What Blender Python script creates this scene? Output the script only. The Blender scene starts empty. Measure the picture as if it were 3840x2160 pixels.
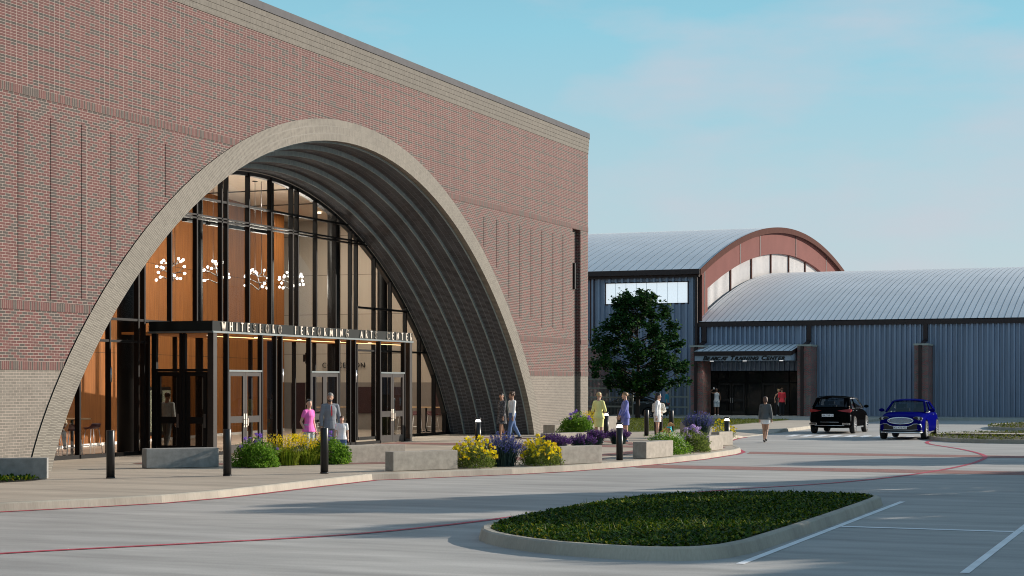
import bpy, bmesh, math, random
import numpy as np
from mathutils import Vector, Matrix
random.seed(7)
S = bpy.context.scene
COL = S.collection
R = math.radians
# ---------------------------------------------------------------- camera, sky, sun, exposure
CAM_YAW = math.atan2(2620, 6500)
cd = bpy.data.cameras.new('camera')
cam = bpy.data.objects.new('camera', cd); COL.objects.link(cam)
cam.location = (0, 0, 2.25)
cam.rotation_euler = (R(90), 0, CAM_YAW)
cd.sensor_width = 36; cd.lens = 36*6500/3840
cd.shift_y = 358/3840
cd.clip_start = 0.1; cd.clip_end = 5000
S.camera = cam
SUN_AZ = math.atan2(0.72, 0.69)      # measured from +Y towards +X
SUN_EL = R(17)
W = bpy.data.worlds.new('World'); S.world = W; W.use_nodes = True
nt = W.node_tree; N = nt.nodes; LK = nt.links
N.clear()
out = N.new('ShaderNodeOutputWorld'); bg = N.new('ShaderNodeBackground')
sky = N.new('ShaderNodeTexSky'); sky.sky_type = 'NISHITA'; sky.sun_disc = False
sky.sun_elevation = SUN_EL; sky.sun_rotation = SUN_AZ
sky.air_density = 1.0; sky.dust_density = 0.6; sky.ozone_density = 1.2
tc = N.new('ShaderNodeTexCoord'); sx_ = N.new('ShaderNodeSeparateXYZ'); LK.new(tc.outputs['Generated'], sx_.inputs[0])
gr = N.new('ShaderNodeValToRGB'); LK.new(sx_.outputs[2], gr.inputs[0])       # turquoise summer sky: paler towards the horizon
for k, (p, c) in enumerate(((0.0, (5.7, 6.5, 7.0)), (.05, (5.5, 6.6, 7.2)), (.11, (4.7, 6.7, 7.5)), (.20, (3.0, 6.4, 7.8)), (.30, (2.0, 4.6, 6.2)), (1.0, (.9, 1.9, 3.3)))):
    if k > 1: gr.color_ramp.elements.new(p)
    e = gr.color_ramp.elements[k]; e.position = p; e.color = (*[q/10 for q in c], 1)
sc_ = N.new('ShaderNodeMixRGB'); sc_.blend_type = 'MULTIPLY'; sc_.inputs[0].default_value = 1; sc_.inputs[2].default_value = (10, 10, 10, 1); LK.new(gr.outputs[0], sc_.inputs[1])
tint = N.new('ShaderNodeMixRGB'); tint.inputs[0].default_value = .90; LK.new(sky.outputs[0], tint.inputs[1]); LK.new(sc_.outputs[0], tint.inputs[2])
mp = N.new('ShaderNodeMapping'); mp.inputs['Scale'].default_value = (1.0, 1.0, 3.4); mp.inputs['Rotation'].default_value = (0, R(-6), 0)
LK.new(tc.outputs['Generated'], mp.inputs[0])
nz = N.new('ShaderNodeTexNoise'); nz.inputs['Scale'].default_value = 5.2; nz.inputs['Detail'].default_value = 6; nz.inputs['Roughness'].default_value = 0.52
LK.new(mp.outputs[0], nz.inputs[0])
cr = N.new('ShaderNodeValToRGB'); cr.color_ramp.elements[0].position = 0.45; cr.color_ramp.elements[1].position = 0.74
cr.color_ramp.elements[1].color = (0.8, 0.8, 0.8, 1)
LK.new(nz.outputs[0], cr.inputs[0])
cl = N.new('ShaderNodeMixRGB'); cl.inputs[2].default_value = (6.3, 6.1, 6.8, 1)
LK.new(cr.outputs[0], cl.inputs[0]); LK.new(tint.outputs[0], cl.inputs[1])
LK.new(cl.outputs[0], bg.inputs[0]); bg.inputs[1].default_value = 0.075
LK.new(bg.outputs[0], out.inputs[0])
sd = bpy.data.lights.new('sun', 'SUN'); sd.energy = 5.0; sd.angle = R(0.5); sd.color = (1.0, 0.89, 0.77)
sun = bpy.data.objects.new('sun', sd); COL.objects.link(sun)
sv = Vector((math.sin(SUN_AZ)*math.cos(SUN_EL), math.cos(SUN_AZ)*math.cos(SUN_EL), math.sin(SUN_EL)))
sun.rotation_euler = sv.to_track_quat('Z', 'Y').to_euler()
sun.location = (60, 60, 60)
S.view_settings.view_transform = 'Standard'; S.view_settings.look = 'None'
S.view_settings.exposure = 0.40; S.view_settings.gamma = 1
S.cycles.use_denoising = True
S.cycles.pixel_filter_type = 'BLACKMAN_HARRIS'; S.cycles.filter_width = 1.05
S.cycles.max_bounces = 8; S.cycles.transparent_max_bounces = 24

# ---------------------------------------------------------------- helpers
class MB:
    """collects shapes and links them as ONE mesh object"""
    def __init__(s): s.v = []; s.f = []; s.m = []; s.uv = {}; s.sm = []
    def add(s, vs, fs, mi=0, uv=None, smooth=False):
        o = len(s.v); s.v += [tuple(p) for p in vs]
        for k, f in enumerate(fs):
            s.f.append(tuple(o+i for i in f)); s.m.append(mi); s.sm.append(smooth)
            if uv: s.uv[len(s.f)-1] = [uv[i] for i in f]
        return s
    def quad(s, a, b, c, d, mi=0): return s.add([a, b, c, d], [(0, 1, 2, 3)], mi)
    def box(s, lo, hi, mi=0, M=None):
        x0, y0, z0 = lo; x1, y1, z1 = hi
        vs = [(x0,y0,z0),(x1,y0,z0),(x1,y1,z0),(x0,y1,z0),(x0,y0,z1),(x1,y0,z1),(x1,y1,z1),(x0,y1,z1)]
        if M is not None: vs = [tuple(M @ Vector(p)) for p in vs]
        return s.add(vs, [(0,3,2,1),(4,5,6,7),(0,1,5,4),(1,2,6,5),(2,3,7,6),(3,0,4,7)], mi)
    def bar(s, a, b, w, h, mi=0, up=(0,0,1)):
        a = Vector(a); b = Vector(b); d = b-a; L = d.length
        if L < 1e-6: return s
        d.normalize(); u = Vector(up)
        if abs(d.dot(u)) > .98: u = Vector((1,0,0))
        sx = d.cross(u).normalized(); sz = sx.cross(d)
        vs = []
        for e in (a, b):
            for i, j in ((-1,-1),(1,-1),(1,1),(-1,1)): vs.append(e+sx*(w/2*i)+sz*(h/2*j))
        return s.add(vs, [(3,2,1,0),(4,5,6,7),(0,1,5,4),(1,2,6,5),(2,3,7,6),(3,0,4,7)], mi)
    def tube(s, pts, rad, n=8, mi=0, smooth=True, cap=True, sq=1.0):
        pts = [Vector(p) for p in pts]
        if not hasattr(rad, '__len__'): rad = [rad]*len(pts)
        rings = []; prev = None
        for i, p in enumerate(pts):
            d = (pts[min(i+1, len(pts)-1)]-pts[max(i-1, 0)])
            if d.length < 1e-9: d = Vector((0,0,1))
            d.normalize()
            if prev is None:
                u = Vector((0,0,1)) if abs(d.z) < .9 else Vector((0,1,0))
                x = d.cross(u).normalized()
            else:
                x = prev-d*prev.dot(d)
                x = x.normalized() if x.length > 1e-6 else d.orthogonal().normalized()
            prev = x; y = d.cross(x)
            rings.append([p+x*math.cos(2*math.pi*k/n)*rad[i]+y*math.sin(2*math.pi*k/n)*rad[i]*sq for k in range(n)])
        return s.rings(rings, mi, smooth, cap)
    def rings(s, rings, mi=0, smooth=True, cap=True, closed=True):
        n = len(rings[0]); vs = [p for r in rings for p in r]; fs = []
        for i in range(len(rings)-1):
            for k in range(n if closed else n-1):
                k2 = (k+1) % n
                fs.append((i*n+k, i*n+k2, (i+1)*n+k2, (i+1)*n+k))
        if cap and closed:
            fs.append(tuple(range(n))[::-1]); fs.append(tuple((len(rings)-1)*n+k for k in range(n)))
        return s.add(vs, fs, mi, None, smooth)
    def cyl(s, p, r, h, n=16, mi=0, r2=None, smooth=True):
        x, y, z = p
        return s.tube([(x,y,z),(x,y,z+h)], [r, r if r2 is None else r2], n, mi, smooth)
    def ball(s, p, r, n=8, mi=0, sc=(1,1,1), smooth=True):
        rg = []; m = max(4, n//2+1)
        for i in range(m+1):
            a = -math.pi/2+math.pi*i/m; a = max(-1.5, min(1.5, a))
            rg.append([(p[0]+r*sc[0]*math.cos(a)*math.cos(2*math.pi*k/n), p[1]+r*sc[1]*math.cos(a)*math.sin(2*math.pi*k/n), p[2]+r*sc[2]*math.sin(a)) for k in range(n)])
        return s.rings(rg, mi, smooth)
    def poly(s, pts, z, mi=0):
        return s.add([(p[0], p[1], z) for p in pts], [tuple(range(len(pts)))], mi)
    def ext(s, pts, axis, a, b, mi=0):
        """extrude the 2D outline pts along axis from a to b"""
        def P(p, t):
            return {'x': (t, p[0], p[1]), 'y': (p[0], t, p[1]), 'z': (p[0], p[1], t)}[axis]
        n = len(pts)
        return s.add([P(p, a) for p in pts]+[P(p, b) for p in pts], [tuple(range(n))[::-1], tuple(range(n, 2*n))]+[(i, (i+1) % n, n+(i+1) % n, n+i) for i in range(n)], mi)
    def mesh(s, name):
        me = bpy.data.meshes.new(name); me.from_pydata(s.v, [], s.f)
        me.polygons.foreach_set('material_index', s.m)
        me.polygons.foreach_set('use_smooth', s.sm)
        if s.uv:
            ul = me.uv_layers.new(name='uv'); dat = [0.0]*(2*len(me.loops)); k = 0
            for i, f in enumerate(s.f):
                u = s.uv.get(i)
                for j in range(len(f)):
                    if u: dat[2*k], dat[2*k+1] = u[j]
                    k += 1
            ul.data.foreach_set('uv', dat)
        return me
    def build(s, name, mats, parent=None, fix=True, bevel=0):
        me = s.mesh(name)
        if fix:
            bm = bmesh.new(); bm.from_mesh(me); bmesh.ops.recalc_face_normals(bm, faces=bm.faces); bm.to_mesh(me); bm.free()
        return link(name, me, mats, parent, bevel)
def link(name, me, mats, parent=None, bevel=0):
    if not isinstance(mats, (list, tuple)): mats = [mats]
    for m in mats: me.materials.append(m)
    o = bpy.data.objects.new(name, me); COL.objects.link(o)
    if parent is not None: par(o, parent)
    if bevel:
        b = o.modifiers.new('bevel', 'BEVEL'); b.width = bevel; b.segments = 2; b.limit_method = 'ANGLE'; b.angle_limit = R(40)
    return o
ORG = {}
def root_of(p):
    while p.parent is not None: p = p.parent
    return p
def par(o, p):
    # shapes are written in the coordinates of the thing (or of the world for fixed things)
    o.parent = p
    if p.parent is None and p.get('_w'): o.matrix_parent_inverse = Matrix.Translation(-Vector(p.location))
def empty(name, loc, rz=0, world=False):
    o = bpy.data.objects.new(name, None); COL.objects.link(o); o.location = loc; o.rotation_euler = (0, 0, rz)
    o.empty_display_size = .3
    if world: o['_w'] = 1
    return o
def tag(o, label, cat, group=None):
    o['label'] = label; o['category'] = cat
    if group: o['group'] = group
    return o
def struct(o): o['kind'] = 'structure'; return o
def stuff(o, label=None, cat=None):
    o['kind'] = 'stuff'
    if label: o['label'] = label
    if cat: o['category'] = cat
    return o
def dup(o, loc=None, rz=None, parent=None):
    c = o.copy(); COL.objects.link(c)
    if parent is not None: c.parent = parent
    if loc is not None: c.location = loc
    if rz is not None: c.rotation_euler = (0, 0, rz)
    for ch in list(o.children): dup(ch, parent=c)
    return c
def evalmesh(o):
    dg = bpy.context.evaluated_depsgraph_get()
    me = bpy.data.meshes.new_from_object(o.evaluated_get(dg))
    return me
def remesh(mb, vox, it=4, fac=.5):
    me = mb.mesh('tmp')
    bm = bmesh.new(); bm.from_mesh(me); bmesh.ops.recalc_face_normals(bm, faces=bm.faces); bm.to_mesh(me); bm.free()
    o = bpy.data.objects.new('tmp', me); COL.objects.link(o)
    r = o.modifiers.new('r', 'REMESH'); r.mode = 'VOXEL'; r.voxel_size = vox
    if it:
        q = o.modifiers.new('s', 'SMOOTH'); q.factor = fac; q.iterations = it
    me2 = evalmesh(o); bpy.data.objects.remove(o); bpy.data.meshes.remove(me)
    me2.polygons.foreach_set('use_smooth', [True]*len(me2.polygons))
    return me2
def text_mesh(s, size, depth=.004, shear=0, off=0, sx=1.0, align='LEFT', spacing=1.0):
    c = bpy.data.curves.new('t', 'FONT'); c.body = s; c.size = size; c.extrude = depth; c.shear = shear; c.offset = off
    c.align_x = align; c.space_character = spacing; c.resolution_u = 3
    o = bpy.data.objects.new('t', c); COL.objects.link(o)
    me = evalmesh(o); bpy.data.objects.remove(o)
    if sx != 1.0:
        for v in me.vertices: v.co.x *= sx
    return me

# ---------------------------------------------------------------- materials
def new_mat(name):
    m = bpy.data.materials.new(name); m.use_nodes = True
    return m, m.node_tree.nodes, m.node_tree.links, m.node_tree.nodes['Principled BSDF']
def pos_uv(n, l, mode):
    """vector of texture coordinates in metres: 'wall' = (x+y, z), 'flat' = (x, y), 'uv'"""
    if mode == 'uv':
        return n.new('ShaderNodeTexCoord').outputs['UV']
    g = n.new('ShaderNodeNewGeometry'); sp = n.new('ShaderNodeSeparateXYZ'); l.new(g.outputs['Position'], sp.inputs[0])
    cb = n.new('ShaderNodeCombineXYZ')
    if mode == 'wall':
        a = n.new('ShaderNodeMath'); l.new(sp.outputs[0], a.inputs[0]); l.new(sp.outputs[1], a.inputs[1])
        l.new(a.outputs[0], cb.inputs[0]); l.new(sp.outputs[2], cb.inputs[1])
    else:
        l.new(sp.outputs[0], cb.inputs[0]); l.new(sp.outputs[1], cb.inputs[1])
    return cb.outputs[0]
def noise(n, l, vec, scale, detail=4, rough=.55, stretch=None):
    t = n.new('ShaderNodeTexNoise'); t.inputs['Scale'].default_value = scale; t.inputs['Detail'].default_value = detail; t.inputs['Roughness'].default_value = rough
    if vec is None: vec = n.new('ShaderNodeNewGeometry').outputs['Position']
    if stretch:
        m = n.new('ShaderNodeMapping'); m.inputs['Scale'].default_value = stretch; l.new(vec, m.inputs[0]); vec = m.outputs[0]
    l.new(vec, t.inputs['Vector'])
    return t.outputs[0]
def ramp(n, l, src, stops):
    r = n.new('ShaderNodeValToRGB'); e = r.color_ramp.elements
    while len(e) < len(stops): e.new(.5)
    for k, (p, c) in enumerate(stops):
        e[k].position = p; e[k].color = c if len(c) == 4 else (*c, 1)
    l.new(src, r.inputs[0]); return r.outputs[0]
def mixc(n, l, fac, a, b, mode='MIX'):
    m = n.new('ShaderNodeMixRGB'); m.blend_type = mode
    for i, x in ((0, fac), (1, a), (2, b)):
        if hasattr(x, 'is_linked') or hasattr(x, 'links'): l.new(x, m.inputs[i])
        else: m.inputs[i].default_value = x if i == 0 else ((*x, 1) if len(x) == 3 else x)
    return m.outputs[0]
def math_(n, l, op, a, b=0.0):
    m = n.new('ShaderNodeMath'); m.operation = op
    for i, x in ((0, a), (1, b)):
        if isinstance(x, (int, float)): m.inputs[i].default_value = x
        else: l.new(x, m.inputs[i])
    return m.outputs[0]
def bump(n, l, b, h, dist=.01, st=.6):
    k = n.new('ShaderNodeBump'); k.inputs['Distance'].default_value = dist; k.inputs['Strength'].default_value = st
    l.new(h, k.inputs['Height']); l.new(k.outputs[0], b.inputs['Normal'])
def plain(name, col, rough=.6, metal=0, var=.12, scale=3.0, spec=None, stretch=None, bmp=0):
    m, n, l, b = new_mat(name)
    b.inputs['Roughness'].default_value = rough; b.inputs['Metallic'].default_value = metal
    if spec is not None: b.inputs['Specular IOR Level'].default_value = spec
    if var:
        t = n.new('ShaderNodeTexCoord').outputs['Object']
        f = noise(n, l, t, scale, 5, .6, stretch)
        lo = tuple(max(0, c*(1-var*1.6)) for c in col); hi = tuple(min(1, c*(1+var*1.6)) for c in col)
        l.new(ramp(n, l, f, [(.28, lo), (.72, hi)]), b.inputs['Base Color'])
        if bmp: bump(n, l, b, noise(n, l, t, scale*9, 4, .6, stretch), bmp)
    else: b.inputs['Base Color'].default_value = (*col, 1)
    return m
def emit(name, col, st):
    m, n, l, b = new_mat(name); b.inputs['Base Color'].default_value = (*col, 1)
    b.inputs['Emission Color'].default_value = (*col, 1); b.inputs['Emission Strength'].default_value = st
    return m
def glass(name, tint=(.9, .93, .93), refl=1.0, rough=.0):
    m, n, l, b = new_mat(name)
    o = [x for x in n if x.type == 'OUTPUT_MATERIAL'][0]
    tr = n.new('ShaderNodeBsdfTransparent'); tr.inputs[0].default_value = (*tint, 1)
    gl = n.new('ShaderNodeBsdfGlossy'); gl.inputs['Roughness'].default_value = rough
    fr = n.new('ShaderNodeFresnel'); fr.inputs['IOR'].default_value = 1.5
    mx = n.new('ShaderNodeMixShader')
    l.new(math_(n, l, 'MULTIPLY', fr.outputs[0], refl), mx.inputs[0]); l.new(tr.outputs[0], mx.inputs[1]); l.new(gl.outputs[0], mx.inputs[2])
    l.new(mx.outputs[0], o.inputs[0]); n.remove(b)
    return m
def brick_node(n, l, vec, w, h, mort, offset=.5, shift=None):
    if shift:
        m = n.new('ShaderNodeMapping'); m.inputs['Location'].default_value = shift; l.new(vec, m.inputs[0]); vec = m.outputs[0]
    t = n.new('ShaderNodeTexBrick'); t.inputs['Scale'].default_value = 1; t.inputs['Brick Width'].default_value = w; t.inputs['Row Height'].default_value = h
    t.inputs['Mortar Size'].default_value = mort; t.inputs['Mortar Smooth'].default_value = .15; t.offset = offset
    t.inputs['Color1'].default_value = (0, 0, 0, 1); t.inputs['Color2'].default_value = (1, 1, 1, 1); t.inputs['Mortar'].default_value = (.5, .5, .5, 1)
    l.new(vec, t.inputs['Vector'])
    return t
RED = [(.0, (.088, .031, .028)), (.30, (.106, .037, .034)), (.56, (.120, .043, .039)), (.60, (.050, .042, .037)), (1, (.066, .054, .048))]
TAN = [(.0, (.138, .126, .106)), (.5, (.158, .145, .122)), (1, (.180, .165, .140))]
DARK = [(.0, (.030, .031, .037)), (.5, (.039, .041, .048)), (1, (.050, .052, .060))]
MORT = (.36, .30, .262)
def brick(name, pal, mode='wall', w=.203, h=.0677, mort=.0055, offset=.5, mcol=MORT, shift=None, rows=False):
    m, n, l, b = new_mat(name); vec = pos_uv(n, l, mode)
    t = brick_node(n, l, vec, w, h, mort, offset, shift)
    f = t.outputs['Color']
    c = ramp(n, l, f, pal)
    g = noise(n, l, vec, 9, 4, .6)
    c = mixc(n, l, .35, c, ramp(n, l, g, [(.3, (.55, .55, .55)), (.7, (1.4, 1.4, 1.4))]), 'MULTIPLY')
    c = mixc(n, l, t.outputs['Fac'], c, mcol)
    big = noise(n, l, vec, .35, 3, .5)
    c = mixc(n, l, .5, c, ramp(n, l, big, [(.3, (.88, .88, .88)), (.7, (1.1, 1.08, 1.06))]), 'MULTIPLY')
    l.new(c, b.inputs['Base Color']); b.inputs['Roughness'].default_value = .85
    bump(n, l, b, math_(n, l, 'SUBTRACT', 1.0, t.outputs['Fac']), .006, .5)
    return m
def main_wall_mat():
    m, n, l, b = new_mat('red_and_tan_brickwork'); vec = pos_uv(n, l, 'wall')
    sp = n.new('ShaderNodeSeparateXYZ'); l.new(vec, sp.inputs[0]); z = sp.outputs[1]
    run = brick_node(n, l, vec, .203, .0677, .0055, .5)
    stk = brick_node(n, l, vec, .203, .0677, .0055, 0.0)
    crun = ramp(n, l, run.outputs['Color'], RED)
    row = math_(n, l, 'FLOOR', math_(n, l, 'DIVIDE', z, .0677))
    k6 = math_(n, l, 'LESS_THAN', math_(n, l, 'MODULO', row, 6.0), .5)
    cstk = ramp(n, l, stk.outputs['Color'], [(.0, (.088, .031, .028)), (.5, (.106, .037, .034)), (.80, (.120, .043, .039)), (.84, (.050, .042, .037)), (1, (.066, .054, .048))])
    cdk = ramp(n, l, stk.outputs['Color'], [(.0, (.036, .031, .027)), (.84, (.052, .043, .038)), (.88, (.10, .035, .032)), (1, (.11, .04, .036))])
    cstk = mixc(n, l, k6, cstk, cdk)
    ctan = ramp(n, l, run.outputs['Color'], TAN)
    hi = math_(n, l, 'GREATER_THAN', z, 9.1); lo = math_(n, l, 'LESS_THAN', z, 2.60)
    c = mixc(n, l, hi, crun, cstk); c = mixc(n, l, lo, c, ctan)
    g = noise(n, l, vec, 11, 4, .6)
    c = mixc(n, l, .35, c, ramp(n, l, g, [(.3, (.55, .55, .55)), (.7, (1.4, 1.4, 1.4))]), 'MULTIPLY')
    mf = mixc(n, l, hi, run.outputs['Fac'], stk.outputs['Fac'])
    c = mixc(n, l, mf, c, MORT)
    big = noise(n, l, vec, .3, 4, .55)
    c = mixc(n, l, .6, c, ramp(n, l, big, [(.3, (.86, .86, .87)), (.7, (1.1, 1.08, 1.06))]), 'MULTIPLY')
    l.new(c, b.inputs['Base Color']); b.inputs['Roughness'].default_value = .85
    bump(n, l, b, math_(n, l, 'SUBTRACT', 1.0, mf), .006, .5)
    return m
def concrete(name, col, var=.14, joint=None, streak=(.25, 1.4, 1), rough=.8):
    m, n, l, b = new_mat(name); v = pos_uv(n, l, 'flat')
    a = noise(n, l, v, 1.1, 7, .62, streak); f = noise(n, l, v, 34, 4, .7); g = noise(n, l, v, .13, 3, .5)
    lo = tuple(c*(1-var*1.7) for c in col); hi = tuple(c*(1+var*1.5) for c in col)
    c = ramp(n, l, a, [(.32, lo), (.68, hi)])
    c = mixc(n, l, .5, c, ramp(n, l, f, [(.3, (.78, .78, .78)), (.7, (1.2, 1.2, 1.2))]), 'MULTIPLY')
    c = mixc(n, l, .7, c, ramp(n, l, g, [(.35, (.86, .87, .88)), (.65, (1.08, 1.07, 1.05))]), 'MULTIPLY')
    if joint:
        t = brick_node(n, l, v, joint, joint, .012, 0.0); c = mixc(n, l, math_(n, l, 'MULTIPLY', t.outputs['Fac'], .45), c, tuple(x*.45 for x in col))
    l.new(c, b.inputs['Base Color']); b.inputs['Roughness'].default_value = rough
    bump(n, l, b, f, .004, .5)
    return m
def leafy(name, stops, trans=.25, rough=.5):
    m, n, l, b = new_mat(name); g = n.new('ShaderNodeNewGeometry')
    c = ramp(n, l, g.outputs['Random Per Island'], stops); l.new(c, b.inputs['Base Color']); b.inputs['Roughness'].default_value = rough; b.inputs['Specular IOR Level'].default_value = .12
    o = [x for x in n if x.type == 'OUTPUT_MATERIAL'][0]
    t = n.new('ShaderNodeBsdfTranslucent'); l.new(c, t.inputs[0]); mx = n.new('ShaderNodeMixShader'); mx.inputs[0].default_value = trans
    l.new(b.outputs[0], mx.inputs[1]); l.new(t.outputs[0], mx.inputs[2]); l.new(mx.outputs[0], o.inputs[0])
    return m
def wood(name, a, b_, w=1.3, h=3.3):
    m, n, l, b = new_mat(name); v = pos_uv(n, l, 'wall')
    s = noise(n, l, v, 2.0, 6, .6, (9, .35, 1)); c = ramp(n, l, s, [(.25, a), (.75, b_)])
    t = brick_node(n, l, v, w, h, .008, 0.0); c2 = mixc(n, l, .25, c, ramp(n, l, t.outputs['Color'], [(0, (.8, .8, .8)), (1, (1.15, 1.15, 1.15))]), 'MULTIPLY')
    l.new(mixc(n, l, t.outputs['Fac'], c2, (.02, .009, .003)), b.inputs['Base Color']); b.inputs['Roughness'].default_value = .7; b.inputs['Specular IOR Level'].default_value = .15
    return m
M_WALL = main_wall_mat()
M_SOLD = brick('soldier_course_brick', RED, w=.0677, h=3.0, mort=.005, offset=0.0, mcol=(.30, .24, .205))
M_RIBB = brick('rib_brick', [(0, (.075, .027, .025)), (.6, (.09, .032, .029)), (.65, (.042, .036, .032)), (1, (.055, .045, .04))], w=5.0, h=.0677, offset=0.0)
M_CORN = brick('tan_soldier_brick', [(p, tuple(q*.82 for q in c)) for p, c in TAN], w=.068, h=.21, mort=.005, offset=0.0, mcol=(.20, .185, .16), shift=(0, .02, 0))
M_SURR = brick('tan_arch_brick', TAN, mode='uv', w=.068, h=.213, mort=.006, offset=0.0, mcol=(.36, .335, .285))
M_VAULT = brick('dark_vault_brick', DARK, mode='uv', w=.068, h=.203, mort=.0045, offset=0.0, mcol=(.27, .285, .32))
M_VSOLD = brick('dark_vault_soldier', DARK, mode='uv', w=.0677, h=.5, mort=.005, offset=0.0, mcol=(.17, .18, .205))
M_RIBV = brick('grey_rib_brick', [(0, (.19, .24, .25)), (1, (.25, .30, .305))], mode='uv', w=.068, h=.5, mort=.006, offset=0.0, mcol=(.37, .43, .43))
M_PIER = brick('pier_brick', [(p, tuple(q*2.8 for q in c)) for p, c in RED])
M_COPE = plain('grey_metal_coping', (.13, .13, .135), .95, 0, .06, spec=.05)
M_BRONZE = plain('dark_bronze_metal', (.007, .0068, .007), .45, .0, .1, 2, spec=.14)
M_BRONZE2 = plain('satin_bronze_door', (.036, .032, .030), .38, .3, .1, 2)
M_BLACK = plain('black_painted_steel', (.012, .012, .013), .38, .2, .1)
M_CHAMP = plain('champagne_metal', (.66, .59, .50), .5, .1, .08)
M_STEEL = plain('brushed_steel', (.62, .62, .63), .28, .9, .06)
M_GLASS = glass('clear_window_glass', (.95, .96, .96), refl=.07)
M_PATT = glass('patterned_door_glass', (.26, .24, .22), .4, .25)
M_WOOD = wood('walnut_panelling', (.130, .044, .009), (.275, .100, .023))
M_WOODS = wood('walnut_soffit', (.46, .18, .05), (.55, .23, .07), 9, 9)
M_CEIL = plain('beige_ceiling', (.60, .52, .43), .8, 0, .03)
M_BEIGE = wood('beige_wall_panel', (.42, .36, .295), (.45, .385, .315), 2.4, 1.8)
M_TAUPE = plain('taupe_wainscot', (.20, .17, .145), .7, 0, .05)
M_WHITEB = plain('white_baseboard', (.7, .68, .65), .6, 0, .04)
M_FLOOR = concrete('lobby_floor_boards', (.40, .33, .27), .25, None, (1.2, 9, 1), .35)
M_ROAD = concrete('road_concrete', (.375, .365, .345), .14)
M_PAVE = concrete('plaza_concrete', (.435, .375, .30), .13, 3.05)
M_KERB = concrete('kerb_concrete', (.375, .345, .285), .12)
M_PLANT = plain('cast_concrete', (.33, .30, .255), .85, 0, .14, 6, bmp=.004)
M_PLANT_SHADE = plain('shaded_cast_concrete', (.25, .25, .24), .8, 0, .14, 6, bmp=.004)  # darker copy of the cast concrete: shade on the street face put into the colour
M_BRKP = brick('brick_paver_band', [(0, (.25, .10, .085)), (.5, (.30, .135, .11)), (1, (.19, .095, .09))], mode='flat', w=.2, h=.1, mort=.004, mcol=(.3, .22, .19))
M_REDP = plain('red_line_paint', (.46, .032, .065), .6, 0, .12, 2)
M_WHTP = plain('white_line_paint', (.78, .79, .80), .6, 0, .08, 2)
M_SOIL = plain('dark_soil', (.035, .028, .02), .95, 0, .2, 4)
M_RIBW = plain('blue_grey_metal_siding', (.265, .32, .42), .45, .15, .10, .8, stretch=(3, 1, .25))
M_RIBW2 = plain('pale_metal_siding', (.50, .49, .49), .8, 0, .05, 1, spec=.1)
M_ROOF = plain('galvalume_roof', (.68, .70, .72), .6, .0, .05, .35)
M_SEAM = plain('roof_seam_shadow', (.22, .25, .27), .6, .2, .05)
M_BRN = plain('dark_brown_trim', (.028, .014, .013), .5, .1, .1)
M_BRN2 = plain('brown_fascia', (.085, .042, .035), .95, 0, .08, spec=.04)
M_RBAND = plain('terracotta_panel', (.155, .060, .053), .8, 0, .06, .5, spec=.1)
M_CAPS = plain('stone_cap', (.40, .40, .35), .8, 0, .08)
M_SIGNP = plain('grey_sign_panel', (.33, .37, .43), .6, .0, .06)
M_DGLASS = glass('dark_tinted_glass', (.42, .43, .44), .3)
M_SKYGLOW = emit('sky_glow_window_panel', (.80, .87, .92), .55)  # emission stands in for bright sky reflected in the high window
M_DARKIN = plain('dark_interior', (.14, .13, .12), .8, 0, .1)
M_LAMPW = emit('warm_lamp_lens', (1.0, .86, .66), 4)
M_LAMPC = emit('cool_lamp_lens', (1.0, .98, .95), 1.4)
M_GLOBE = emit('lit_glass_globe', (1.0, .96, .90), 2.2)
# ---------------------------------------------------------------- ground
def ground_sheet(name, pts, z, m): return struct(MB().poly(pts, z).build(name, m))
ground_sheet('road', [(-400, -60), (400, -60), (400, 700), (-400, 700)], 0, M_ROAD)
CURB = [(-21.6, 12), (-20.6, 21), (-19.7, 24.84), (-18.9, 26.4), (-18.3, 27.8), (-18.05, 29.4), (-18.03, 31.2), (-18.08, 33.5), (-18.07, 36.16),
        (-17.67, 36.8), (-16.93, 38.23), (-16.0, 39.75), (-15.3, 41.5), (-14.68, 44.0), (-14.2, 47.0), (-13.98, 49.8), (-14.0, 52.0), (-14.02, 53.8),
        (-14.25, 55.4), (-14.85, 57.2), (-15.7, 59.3), (-16.7, 62.6), (-17.5, 66), (-17.95, 69), (-18.1, 71), (-18.15, 76.6), (-18.3, 79), (-18.4, 86), (-18.4, 107.5)]
def kerb_h(i):
    return .03 if 24 <= i <= 25 else .15
def offs(pts, d, closed=False):
    res = []; n = len(pts)
    for i, p in enumerate(pts):
        a = pts[(i-1) % n] if closed or i > 0 else p; b = pts[(i+1) % n] if closed or i < n-1 else p
        t = Vector((b[0]-a[0], b[1]-a[1])).normalized(); res.append((p[0]-t.y*d, p[1]+t.x*d))
    return res
ki = offs(CURB, .17); ko = offs(CURB, .03); kb = CURB
mb = MB(); mk = MB()
inner = [(x, y, .15 if kerb_h(i) > .1 else .034) for i, (x, y) in enumerate(ki)]
wide = offs(CURB, 1.6)
poly = [(-60, 12)] + [((wide[i] if kerb_h(i) < .1 else ki[i])) for i in range(len(CURB))] + [(-60, 107.5)]
mb.poly(poly, .15)
for i in (23, 24, 25):
    a = wide[i] if kerb_h(i) < .1 else ki[i]; b = wide[i+1] if kerb_h(i+1) < .1 else ki[i+1]
    za, zb = (.034 if kerb_h(i) < .1 else .15), (.034 if kerb_h(i+1) < .1 else .15)
    mb.add([(*ki[i], za), (*ki[i+1], zb), (*b, .15), (*a, .15)], [(0, 1, 2, 3)])
struct(mb.build('pavement', M_PAVE))
rg = []
for i in range(len(CURB)):
    h = kerb_h(i)+.004
    rg.append([(*kb[i], -.02), (*offs(CURB, .022)[i], h-.02), (*offs(CURB, .045)[i], h), (*ki[i], h), (*ki[i], -.02)])
struct(MB().rings(rg, smooth=False, cap=False).build('kerb', M_KERB))
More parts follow.
